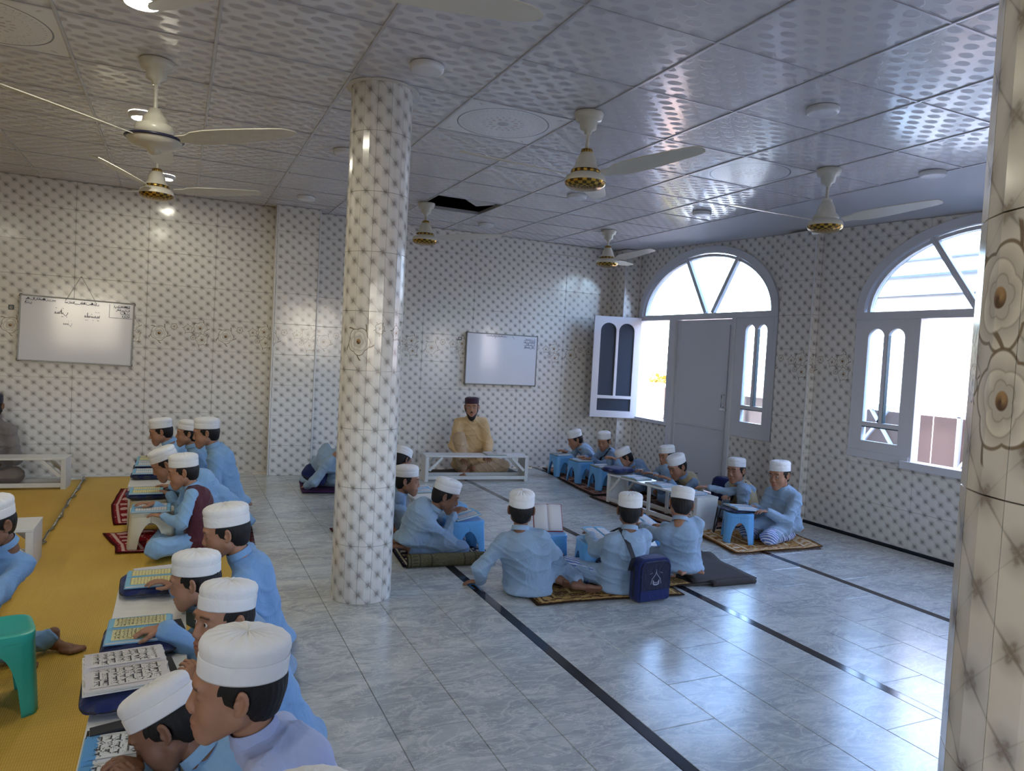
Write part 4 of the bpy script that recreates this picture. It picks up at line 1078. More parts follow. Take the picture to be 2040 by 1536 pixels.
def soft_bag(x, y, z, rz, w, d, h, label, flap=True, strap=True, group=None, seed=1):
    'a flat cloth satchel lying down'
    root = empty('cloth_bag', (x, y, z), rz); tag(root, label, 'bag', group)
    rr = np.random.RandomState(seed); nx, ny = 16, 12
    def shell(name, sx, sy, z0, hh, mat, par, e=.35):
        v, f = [], []
        for lay in (0, 1):
            for j in range(ny+1):
                for i in range(nx+1):
                    u, t = i/nx*2-1, j/ny*2-1; k = (max(0, 1-abs(u)**5)*max(0, 1-abs(t)**5))**e
                    q = (abs(u)**6+abs(t)**6)**(1/6); q2 = max(abs(u), abs(t)); s_ = q2/q if q > 0 else 1
                    px, py = u*s_*sx/2, t*s_*sy/2
                    v.append((px, py, z0 + (hh*(.5+.5*k) + .004*math.sin(px*60+seed)*math.sin(py*45) if lay else hh*(.5-.5*k))))
        N = (nx+1)*(ny+1)
        for j in range(ny):
            for i in range(nx): a = j*(nx+1)+i; f += [(N+a, N+a+1, N+a+nx+2, N+a+nx+1), (a, a+nx+1, a+nx+2, a+1)]
        rim = [i for i in range(nx+1)] + [j*(nx+1)+nx for j in range(1, ny+1)] + [ny*(nx+1)+i for i in range(nx-1, -1, -1)] + [j*(nx+1) for j in range(ny-1, 0, -1)]
        for a, b in zip(rim, rim[1:]+rim[:1]): f.append((a, b, b+N, a+N))
        return mesh_obj(name, v, f, mat, par, smooth=True)
    shell('body', w, d, 0, h, M['navy_bag'], root)
    pp = MB(); 
    ring = [(math.copysign(abs(math.cos(a))**.35, math.cos(a))*w/2*.985, math.copysign(abs(math.sin(a))**.35, math.sin(a))*d/2*.985, h*.5) for a in np.linspace(0, 2*PI, 41)]
    pp.tube(ring, .0035, 6, False); pp.build('piping', M['black_web'], root, smooth=True)
    if strap:
        sx = w/2; b = MB(); pts = [(sx*.9, -d*.35, h*.8), (sx*1.05, -d*.1, h*.55), (sx*1.08, d*.2, h*.35), (sx*.95, d*.42, h*.7)]
        for p, q in zip(pts[:-1], pts[1:]): b.bar(p, q, .032, .004)
        st_ = b.build('strap', M['black_web'], root, bevel=.001)
        bu = MB(); bu.box((-.014, -.010, 0), (.014, -.007, .003)).box((-.014, .007, 0), (.014, .010, .003)).box((-.014, -.010, 0), (-.011, .010, .003)).box((.011, -.010, 0), (.014, .010, .003))
        o = bu.build('buckle', M['buckle'], st_); o.location = (sx*1.02, -.01, h*.62); o.rotation_euler = (0, .3, PI/2)
    return root
R90 = PI/2
# left row, reader faces -X, so local +y (away from the reader) is world -X
open_book(-.085, 2.18, .321, R90, .16, .24, M['page_blue_plain'], M['cover_blue'], 'open book with torn blue margin on the nearest bench, lower edge of the picture', script=1, plain_script=8)
soft_bag(-.12, 2.62, .322, .05, .26, .36, .052, 'navy cloth bag under the ragged open book', seed=2)
open_book(-.125, 2.66, .378, R90+.10, .17, .24, M['page_plain'], M['cover_white'], 'ragged open book with large black script, its corner curling over the navy bag', script=3, plain_script=8, ragged=.010, thick=.02, tilt=0, roll=.05)
soft_bag(-.095, 3.02, .322, .0, .26, .33, .045, 'navy cloth bag with steel buckle under the cream-paged book', seed=3)
open_book(-.10, 3.04, .370, R90, .125, .215, M['page_yellow_plain'], M['cover_blue'], 'open book with cream pages and blue border on which the boy puts his finger', script=5, plain_script=13)
soft_bag(-.085, 3.70, .322, .04, .25, .32, .04, 'navy cloth bag at the far end of the second bench', seed=4)
open_book(-.08, 3.69, .365, R90, .12, .20, M['page_yellow'], M['cover_blue'], 'yellow-paged open book on the farther navy bag of the second bench', thick=.016)
o = MB().box((-.12, -.08, 0), (.12, .08, .004)).build('paper', M['page_plain']); o.location = (-.03, 3.90, .330); o.rotation_euler = (0, 0, .2); o.location.z = .3675; o.location.y = 3.80; tag(o, 'loose white paper lying behind the yellow-paged book', 'paper')
sb = MB(); pts = [(-.20, 2.36, .330), (-.10, 2.37, .338), (0.0, 2.36, .336), (.07, 2.40, .330)]
for p, q in zip(pts[:-1], pts[1:]): sb.bar(p, q, .05, .008)
sb.bar((-.205, 2.36, .328), (-.222, 2.36, .16), .04, .006); o = sb.build('bag_strap', M['black_web'], bevel=.001); tag(o, 'wide black strap lying across the nearest bench', 'strap')
open_book(-.135, 5.61, .279, R90, .125, .24, M['page_white'], M['cover_blue'], 'open book on the cream stool under the hands of the waistcoat boy')
soft_bag(-.17, 6.02, .280, .1, .30, .26, .04, 'navy cloth bag on the second cream stool', seed=5)
open_book(-.18, 6.02, .323, R90, .12, .22, M['page_yellow'], M['cover_blue'], 'open book on the navy bag of the second cream stool')
for i, (yy, zz) in enumerate(((6.62, .322), (7.02, .322), (7.30, .322))):
    soft_bag(-.17, yy, zz, .03*i, .30, .26, .045, ['navy cloth bag on the near end of the far left bench', 'navy cloth bag in the middle of the far left bench', 'navy cloth bag on the wall end of the far left bench'][i], seed=6+i)
    open_book(-.19, yy, zz+.046, R90, .12, .22, M['page_white' if i < 2 else 'page_yellow'], M['cover_blue'], ['open white book on the nearest bag of the far left bench', 'open white book on the middle bag of the far left bench', 'open cream book on the bag closest to the wall on the left bench'][i])
# right side
bz = .259
open_book(1.96, 4.93, bz+.03, -R90+.05, .105, .19, M['page_white'], M['cover_blue'], 'tilted open book on the stool of the bending boy', tilt=.20)
open_book(2.40, 4.44, bz+.10, -.25, .10, .19, M['page_plain'], M['cover_red'], 'open book with a red and white cover propped on the stool of the leaning boy', tilt=1.05)
open_book(2.66, 4.13, bz+.035, .25, .11, .20, M['page_white'], M['cover_blue'], 'open book tilted on the stool of the boy with the shoulder bag', tilt=.3, roll=.12)
open_book(3.20, 4.42, bz+.03, .15, .11, .20, M['page_white'], M['cover_blue'], 'open book with black edge between the shoulder-bag boy and the kneeling boy', tilt=.28)
open_book(4.42, 4.70, bz+.03, R90-.2, .12, .21, M['page_white'], M['cover_blue'], 'open book on a dark bag in front of the smiling boy', tilt=.05)
open_book(4.40, 7.88, bz+.012, R90, .11, .20, M['page_white'], M['cover_blue'], 'open book on the farthest blue stool by the windows')
open_book(4.42, 7.42, bz+.012, R90, .11, .20, M['page_white'], M['cover_green'], 'open book on the second farthest blue stool by the windows')
open_book(4.45, 6.98, bz+.012, R90, .11, .20, M['page_white'], M['cover_green'], 'open book on the blue stool next to the long bench')
for i, (yy) in enumerate((6.02, 5.66, 5.26)):
    open_book(4.30-.1*(yy-5.5), yy, .312, R90+.08, .12, .19, M['page_white'], M['cover_blue' if i else 'cover_green'], ['open book at the far end of the long right bench', 'open book in the middle of the long right bench', 'open book at the near end of the long right bench'][i])
soft_bag(4.25, 6.36, .20, .2, .30, .28, .06, 'dark navy bag under the elbows of the boy with tilted head', seed=9).location.z = .31
open_book(3.45, 7.80, .302, PI-.1, .12, .20, M['page_plain'], M['cover_green'], 'open book lying flat on the mustard teacher bench')
open_book(1.97, 6.08, .252, R90-PI, .13, .22, M['page_white'], M['cover_green'], 'open book on the short bench beside the round column')
o = MB().box((-.15, -.012, 0), (.15, .012, .36)).build('board', M['brown_wood']); o.location = (1.60, 7.30, .02); o.rotation_euler = (0, .35, -.9); tag(o, 'light brown board leaning by the purple rug behind the column', 'board')

# ------------------------------------------------------------------ people: smooth implicit bodies
CORN = [(0, 0, 0), (1, 0, 0), (0, 1, 0), (1, 1, 0), (0, 0, 1), (1, 0, 1), (0, 1, 1), (1, 1, 1)]
EDG = [(0, 1), (2, 3), (4, 5), (6, 7), (0, 2), (1, 3), (4, 6), (5, 7), (0, 4), (1, 5), (2, 6), (3, 7)]
def surface_nets(F, o, h):
    ins = F < 0
    c = np.zeros(tuple(n-1 for n in F.shape), np.int8)
    nx, ny, nz = c.shape
    for (i, j, k) in CORN: c += ins[i:i+nx, j:j+ny, k:k+nz]
    mixed = (c > 0) & (c < 8); idx = np.argwhere(mixed)
    if len(idx) == 0: return np.zeros((0, 3)), np.zeros((0, 4), int)
    val = np.stack([F[idx[:, 0]+i, idx[:, 1]+j, idx[:, 2]+k] for (i, j, k) in CORN], 1)
    P = np.zeros((len(idx), 3)); cnt = np.zeros(len(idx)); CO = np.array(CORN, float)
    for a, b in EDG:
        va, vb = val[:, a], val[:, b]; m = (va < 0) != (vb < 0); t = np.where(m, va/np.where(m, va-vb, 1), 0)
        P += np.where(m[:, None], CO[a] + t[:, None]*(CO[b]-CO[a]), 0); cnt += m
    P = (idx + P/cnt[:, None])*h + o
    num = -np.ones(c.shape, np.int64); num[tuple(idx.T)] = np.arange(len(idx)); Q = []
    for ax in range(3):
        A = [slice(None)]*3; B = [slice(None)]*3; A[ax] = slice(0, -1); B[ax] = slice(1, None)
        ch = ins[tuple(A)] != ins[tuple(B)]; o1, o2 = (ax+1) % 3, (ax+2) % 3
        e = np.argwhere(ch); e = e[(e[:, o1] > 0) & (e[:, o2] > 0) & (e[:, o1] < F.shape[o1]-1) & (e[:, o2] < F.shape[o2]-1)]
        s = ins[tuple(e.T)]
        def g(d1, d2): q = e.copy(); q[:, o1] -= d1; q[:, o2] -= d2; return num[tuple(q.T)]
        q = np.stack([g(1, 1), g(0, 1), g(0, 0), g(1, 0)], 1); q[~s] = q[~s][:, ::-1]; Q.append(q)
    Q = np.concatenate(Q); Q = Q[(Q >= 0).all(1)]
    return P, Q

def cone(a, b, ra, rb): return ('c', np.array(a, float), np.array(b, float), ra, rb)
def ball(c, r): return cone(c, np.array(c, float)+1e-4, r, r)
def ell(c, r, R=None): return ('e', np.array(c, float), np.array(r, float), np.eye(3) if R is None else np.array(R, float))
def pbox(p):
    if p[0] == 'c': m = max(p[3], p[4]); return np.minimum(p[1], p[2])-m, np.maximum(p[1], p[2])+m
    e = np.sqrt(((p[3]*p[2][None, :])**2).sum(1)); return p[1]-e, p[1]+e
def dist(p, X, Y, Z):
    if p[0] == 'c':
        a, b = p[1], p[2]; d = b-a; L = d@d; px, py, pz = X-a[0], Y-a[1], Z-a[2]
        t = np.clip((px*d[0]+py*d[1]+pz*d[2])/L, 0, 1)
        return np.sqrt((px-t*d[0])**2+(py-t*d[1])**2+(pz-t*d[2])**2) - (p[3]+(p[4]-p[3])*t)
    c, r, R = p[1], p[2], p[3]; px, py, pz = X-c[0], Y-c[1], Z-c[2]
    u = (R[0, 0]*px+R[1, 0]*py+R[2, 0]*pz)/r[0]; v = (R[0, 1]*px+R[1, 1]*py+R[2, 1]*pz)/r[1]; w = (R[0, 2]*px+R[1, 2]*py+R[2, 2]*pz)/r[2]
    k0 = np.sqrt(u*u+v*v+w*w); k1 = np.sqrt((u/r[0])**2+(v/r[1])**2+(w/r[2])**2)+1e-9
    return k0*(k0-1)/k1
def implicit(prims, h, k=.03, cut=(), disp=None, floor=None, cutk=.004):
    lo = np.min([pbox(p)[0] for p in prims], 0)-2.5*h; hi = np.max([pbox(p)[1] for p in prims], 0)+2.5*h
    if floor is not None: lo[2] = max(lo[2], floor-3*h)
    n = np.ceil((hi-lo)/h).astype(int)+1; ax = [(lo[i]+h*np.arange(n[i])).astype(np.float32) for i in range(3)]
    F = np.full(tuple(n), .2, np.float32)
    def sub(p, m):
        a, b = pbox(p); return tuple(slice(max(0, int((a[i]-m-lo[i])/h)), min(int(n[i]), int((b[i]+m-lo[i])/h)+2)) for i in range(3))
    for p in prims:
        kk = p[5] if p[0] == 'c' and len(p) > 5 else k
        s = sub(p, k+2*h)
        if any(q.stop <= q.start for q in s): continue
        D = dist(p, ax[0][s[0]][:, None, None], ax[1][s[1]][None, :, None], ax[2][s[2]][None, None, :]); A = F[s]
        hh = np.clip(.5+.5*(A-D)/kk, 0, 1); F[s] = A+(D-A)*hh - kk*hh*(1-hh)
    for p in cut:
        s = sub(p, cutk+2*h)
        if any(q.stop <= q.start for q in s): continue
        D = -dist(p, ax[0][s[0]][:, None, None], ax[1][s[1]][None, :, None], ax[2][s[2]][None, None, :]); A = F[s]
        hh = np.clip(.5-.5*(A-D)/cutk, 0, 1); F[s] = A+(D-A)*hh + cutk*hh*(1-hh)
    if disp is not None: F += disp(ax[0][:, None, None], ax[1][None, :, None], ax[2][None, None, :]).astype(np.float32)
    if floor is not None: F = np.maximum(F, (floor-ax[2])[None, None, :])
    F[0] = F[-1] = .2; F[:, 0] = F[:, -1] = .2; F[:, :, 0] = F[:, :, -1] = .2
    return surface_nets(F, lo, h)

def np_obj(name, V_, Q_, mats, parent=None, tint=None, midx=None):
    me = bpy.data.meshes.new(name); me.vertices.add(len(V_)); me.vertices.foreach_set('co', np.asarray(V_, np.float32).ravel())
    nf = len(Q_); me.loops.add(nf*4); me.polygons.add(nf); me.loops.foreach_set('vertex_index', np.asarray(Q_, np.int32).ravel())
    me.polygons.foreach_set('loop_start', np.arange(nf, dtype=np.int32)*4); me.polygons.foreach_set('use_smooth', np.ones(nf, bool))
    for m in (mats if isinstance(mats, (list, tuple)) else [mats]): me.materials.append(m)
    me.update(calc_edges=True); me.validate()
    if tint is not None:
        a = me.color_attributes.new('tint', 'FLOAT_COLOR', 'POINT'); a.data.foreach_set('color', np.concatenate([tint, np.ones((len(tint), 1))], 1).astype(np.float32).ravel())
    return link(bpy.data.objects.new(name, me), parent)

def rotz(a): c, s = math.cos(a), math.sin(a); return np.array([[c, -s, 0], [s, c, 0], [0, 0, 1.]])
def roty(a): c, s = math.cos(a), math.sin(a); return np.array([[c, 0, s], [0, 1., 0], [-s, 0, c]])
def rotx(a): c, s = math.cos(a), math.sin(a); return np.array([[1., 0, 0], [0, c, -s], [0, s, c]])

# head in its own frame: x forward, y left, z up, origin between the ears
def head_prims(adult):
    j = 1.0 if adult else .94
    P = [ell((-.010, 0, .027), (.097, .076, .084)), ell((.034, 0, -.018), (.056, .060, .082)),
         cone((.0, .040, -.055), (.060, .012, -.098*j), .030, .020), cone((.0, -.040, -.055), (.060, -.012, -.098*j), .030, .020),
         ball((.050, .032, -.042), .029), ball((.050, -.032, -.042), .029), ball((.074, 0, -.098*j), .0165),
         ell((.080, .027, .024), (.011, .022, .008)), ell((.080, -.027, .024), (.011, .022, .008)), ell((.074, 0, -.070), (.018, .028, .022)),
         cone((-.028, 0, -.06), (-.046, 0, -.17), .050 if adult else .042, .055 if adult else .047)]
    fine = [cone((.082, 0, .008), (.1005, 0, -.030), .0075, .0105), ball((.096, .0105, -.037), .0078), ball((.096, -.0105, -.037), .0078),
            ell((.0925, 0, -.0605), (.0095, .022, .0058)), ell((.0905, 0, -.0725), (.0095, .018, .0068)),
            ell((.0715, .031, .001), (.0155, .0165, .0125)), ell((.0715, -.031, .001), (.0155, .0165, .0125))]
    ears = []
    for s in (1, -1):
        R = rotz(s*-.35) @ roty(-.15)
        EC = np.array([-.012, s*.080, -.008])
        ears += [ell(EC - R[:, 0]*.001, (.0135, .0040, .0255), R), ell(EC + R @ np.array([.006, 0, -.026]), (.0075, .0045, .0085), R)]
        ring_ = [EC + R @ np.array([-.0145*math.cos(t)*(1.0 if math.cos(t) > -.2 else .55), s*.0045, .0265*math.sin(t)]) for t in np.linspace(-1.25, 2.5, 9)]
        ears += [cone(p_, q_, .0038, .0038) for p_, q_ in zip(ring_[:-1], ring_[1:])]
        ears += [ell(EC + R @ np.array([.0115, s*.001, -.006]), (.004, .0045, .008), R)]
    cut = []
    for s in (1, -1): cut += [ell((-.007, s*.0865, -.010), (.0065, .0058, .013), rotz(s*-.35)), ell((.100, s*.0065, -.0435), (.0035, .0032, .003))]
    cut += [ell((.099, 0, -.066), (.008, .019, .0011)), ell((.0865, .031, -.0045), (.0025, .0135, .0014)), ell((.0865, -.031, -.0045), (.0025, .0135, .0014))]
    return P, fine, ears, cut
def build_head(adult, h, open_eyes):
    P, fine, ears, cut = head_prims(adult)
    prims = P + [p if len(p) > 5 else p for p in fine] + ears
    # large forms blend widely, features tightly
    lo, hi = np.array([-.125, -.105, -.185]), np.array([.125, .105, .135]); n = np.ceil((hi-lo)/h).astype(int)+1
    ax = [(lo[i]+h*np.arange(n[i])) for i in range(3)]; X, Y, Z = ax[0][:, None, None], ax[1][None, :, None], ax[2][None, None, :]
    F = np.full(tuple(n), .2)
    def add(p, k):
        nonlocal F
        D = dist(p, X, Y, Z); hh = np.clip(.5+.5*(F-D)/k, 0, 1); F = F+(D-F)*hh-k*hh*(1-hh)
    for p in P: add(p, .022)
    for s in (1, -1):   # eye hollows
        D = -dist(ell((.094, s*.031, .004), (.014, .018, .012)), X, Y, Z); k = .012; hh = np.clip(.5-.5*(F-D)/k, 0, 1); F = F+(D-F)*hh+k*hh*(1-hh)
    for p in fine: add(p, .0075)
    for p in ears: add(p, .006)
    for p in (cut if not open_eyes else cut[:-2]):
        D = -dist(p, X, Y, Z); k = .003; hh = np.clip(.5-.5*(F-D)/k, 0, 1); F = F+(D-F)*hh+k*hh*(1-hh)
    if open_eyes:
        for s in (1, -1):
            D = -dist(ell((.0885, s*.031, -.001), (.010, .0115, .0048)), X, Y, Z); k = .002; hh = np.clip(.5-.5*(F-D)/k, 0, 1); F = F+(D-F)*hh+k*hh*(1-hh)
    F[:, :, 0] = .2
    V_, Q_ = surface_nets(F, lo, h)
    t = np.ones((len(V_), 3)); x, y, z = V_.T
    lip = np.exp(-((z+.066)/.0085)**2-(y/.020)**2)*(x > .083); t *= 1-lip[:, None]*np.array([.12, .42, .38])
    br = np.exp(-((z-(.0265-abs(abs(y)-.026)*.16))/.0042)**2)*(np.abs(np.abs(y)-.031) < .020)*(x > .06); t *= 1-br[:, None]*.85
    ls = np.exp(-((z+.0045)/.0022)**2)*(np.abs(np.abs(y)-.031) < .0135)*(x > .07); t *= 1-ls[:, None]*(.7 if not open_eyes else .5)
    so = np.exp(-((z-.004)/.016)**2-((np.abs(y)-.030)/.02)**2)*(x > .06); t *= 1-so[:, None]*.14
    V_ = V_.copy(); V_[:, 2] = np.where(V_[:, 2] < 0, V_[:, 2]*(1+.16*np.clip(V_[:, 0]*12+.2, 0, 1)), V_[:, 2])
    return V_, Q_, t
HEADS = {}
def get_head(adult, fine, op):
    key = (adult, fine, op)
    if key not in HEADS: HEADS[key] = build_head(adult, .0030 if fine else .0048, op)
    return HEADS[key]
def hair_mesh(h, adult):
    P = [ell((-.016, 0, .020), (.0985, .0795, .084)), ell((-.047, 0, -.014), (.063, .071, .066)), ell((-.052, 0, -.055), (.044, .050, .035))]
    cut = [ell((.108, 0, -.058), (.105, .20, .085)), ell((-.010, .088, -.012), (.021, .020, .029)), ell((-.010, -.088, -.012), (.021, .020, .029))]
    P += [cone((.026, .070, .022), (.020, .0715, -.014), .008, .0045), cone((.026, -.070, .022), (.020, -.0715, -.014), .008, .0045)]
    return implicit(P[:3], h, .02, cut, disp=lambda X, Y, Z: .0012*np.sin(X*260+Z*90)*np.sin(Y*310-Z*60))
HAIR = {}
def get_hair(fine):
    if fine not in HAIR: HAIR[fine] = hair_mesh(.0036 if fine else .0055, False)
    return HAIR[fine]

def cap_meshes(n=72, flat=1.0, pleat=1.0):
    'band and pleated crown around the skull, head frame'
    cx = -.014
    def ring(k, z, tilt=0.0, wob=0.0):
        out = []
        for j in range(n):
            a = 2*PI*j/n; kk = k*(1+wob*.55*math.sin(a*17+1.3)+wob*.6*math.sin(a*29+.4+math.sin(a*2))+wob*.5*math.sin(a*7+2)); x = .1015*kk*math.cos(a); y = .0845*kk*math.sin(a)
            out.append((cx+x, y, z + wob*.08*math.sin(a*17+2.0)))
        return out
    band = [(.985, .004), (1.005, .002), (1.012, .006), (1.015, .026), (1.018, .044), (1.006, .047), (.985, .045), (.98, .006)]
    vb = [p for k, z in band for p in ring(k, z)]
    fb = [(i*n+j, i*n+(j+1) % n, ((i+1) % len(band))*n+(j+1) % n, ((i+1) % len(band))*n+j) for i in range(len(band)) for j in range(n)]
    cr = [(.99, .043, 0), (1.0, .050, .001), (1.022, .062, .002), (1.02, .070, .004), (.985, .080, .006), (.91, .087, .009), (.78, .0925, .013), (.60, .096, .019), (.40, .098, .028), (.20, .0975, .035), (.07, .096, .035), (.0, .0965, 0)]
    vc = [p for k, z, w in cr for p in ring(k, z*flat if z > .06 else z, 0, w*pleat)]
    fc = [(i*n+j, i*n+(j+1) % n, (i+1)*n+(j+1) % n, (i+1)*n+j) for i in range(len(cr)-1) for j in range(n)]
    return vb, fb, vc, fc

def hand_mesh(h, curl, side):
    'palm down hand: wrist at origin, fingers along +x, thumb towards +y for a right hand (side=1)'
    P = [ell((.042, 0, 0), (.047, .036, .0135)), ell((.012, 0, .001), (.030, .024, .016)), cone((-.03, 0, 0), (.01, 0, 0), .021, .021)]
    spec = [(.080, .0265, .068, .0083), (.085, .009, .076, .0086), (.081, -.0085, .070, .0083), (.072, -.0255, .055, .0073)]
    for i, (bx, by, L, r) in enumerate(spec):
        p = np.array([bx-.006, by, .001]); a = curl*.35; sp = (1.5-i)*.06; ls = (.46, .31, .23)
        for k in range(3):
            a += curl*(.75 if k else .35); q = p + L*ls[k]*np.array([math.cos(a)*math.cos(sp), math.sin(sp)*.9, -math.sin(a)])
            P.append(cone(p, q, r*(1-.08*k), r*(.93-.1*k))); p = q
    p0, p1, p2, p3 = (.014, .022, -.004), (.040, .046, -.012), (.062, .050, -.018-.01*curl), (.084, .046, -.020-.02*curl)
    P += [cone(p0, p1, .0135, .0115), cone(p1, p2, .0105, .0095), cone(p2, p3, .0092, .0075)]
    V_, Q_ = implicit(P, h, .006)
    if side < 0: V_ = V_*np.array([1, -1, 1]); Q_ = Q_[:, ::-1]
    return V_, Q_
def foot_mesh(h, side):
    'ankle at origin, toes along +x, sole at z=-.06'
    P = [ell((-.034, 0, -.030), (.030, .027, .030)), cone((0, 0, .03), (.0, 0, -.012), .029, .030), cone((-.02, 0, -.030), (.085, .004, -.044), .027, .020), cone((.02, -.006, -.018), (.10, -.012, -.044), .024, .015), cone((.06, .018, -.042), (.115, .022, -.047), .020, .014), cone((.06, -.018, -.046), (.10, -.026, -.049), .016, .012)]
    for i, (by, L, r) in enumerate(((.026, .152, .0125), (.008, .150, .0092), (-.007, .143, .0085), (-.020, .134, .008), (-.032, .122, .0078))):
        P += [cone((L-.045, by*.9, -.046), (L-.012, by*1.05, -.045), r, r), ball((L-.008, by*1.06, -.048), r*1.02)]
    V_, Q_ = implicit(P, h, .008, floor=None)
    V_[:, 2] = np.maximum(V_[:, 2], -.060)
    if side < 0: V_ = V_*np.array([1, -1, 1]); Q_ = Q_[:, ::-1]
    return V_, Q_
HF = {}
def get_part(kind, h, *a):
    key = (kind, h)+a
    if key not in HF: HF[key] = (hand_mesh if kind == 'hand' else foot_mesh)(h, *a)
    return HF[key]

def frame(x, up=(0, 0, 1)):
    x = np.array(x, float); x /= np.linalg.norm(x); up = np.array(up, float); y = np.cross(up, x)
    if np.linalg.norm(y) < 1e-3: y = np.cross(np.array([1., 0, 0]), x)
    y /= np.linalg.norm(y); return np.stack([x, y, np.cross(x, y)], 1)

LEGS = {  # hip-centred, per side (+1 left): knee, ankle, toe direction ; adult metres, x forward y left z up
 'cross': dict(lift=.095, L=((.30, .34, .115), (.27, -.06, .070), (-.35, -.9, -.1)), R=((.28, -.36, .115), (.36, .05, .075), (-.2, .95, -.05))),
 'kneel': dict(lift=.19, L=((.42, .13, .085), (-.04, .09, .062), (-1, -.1, -.12)), R=((.42, -.13, .085), (-.04, -.09, .062), (-1, .1, -.12))),
 'kneeup': dict(lift=.095, L=((.20, .40, .105), (.30, .00, .070), (.1, -.95, -.05)), R=((.27, -.18, .44), (.33, -.13, .085), (.95, -.15, -.2))),
 'kneeup_l': dict(lift=.095, L=((.30, .17, .45), (.26, .13, .085), (.95, .15, -.2)), R=((.20, -.40, .105), (.30, .0, .070), (.1, .95, -.05))),
 'side': dict(lift=.095, L=((.34, .12, .13), (.14, -.26, .075), (-.25, -.95, -.1)), R=((.30, -.28, .12), (.02, -.42, .070), (.1, -1, -.1))),
 'knees': dict(lift=.095, L=((.30, .14, .40), (.34, .10, .085), (.95, .1, -.2)), R=((.30, -.14, .40), (.34, -.10, .085), (.95, -.1, -.2))),
}
def ik(a, b, l1, l2, hint):
    d = b-a; D = np.linalg.norm(d); D2 = min(D, (l1+l2)*.985); u = d/D; b = a+u*D2
    x = (l1*l1-l2*l2+D2*D2)/(2*D2); h = math.sqrt(max(l1*l1-x*x, 1e-5)); hint = np.array(hint, float); hint -= (hint@u)*u; hint /= (np.linalg.norm(hint)+1e-9)
    return a+u*x+hint*h, b

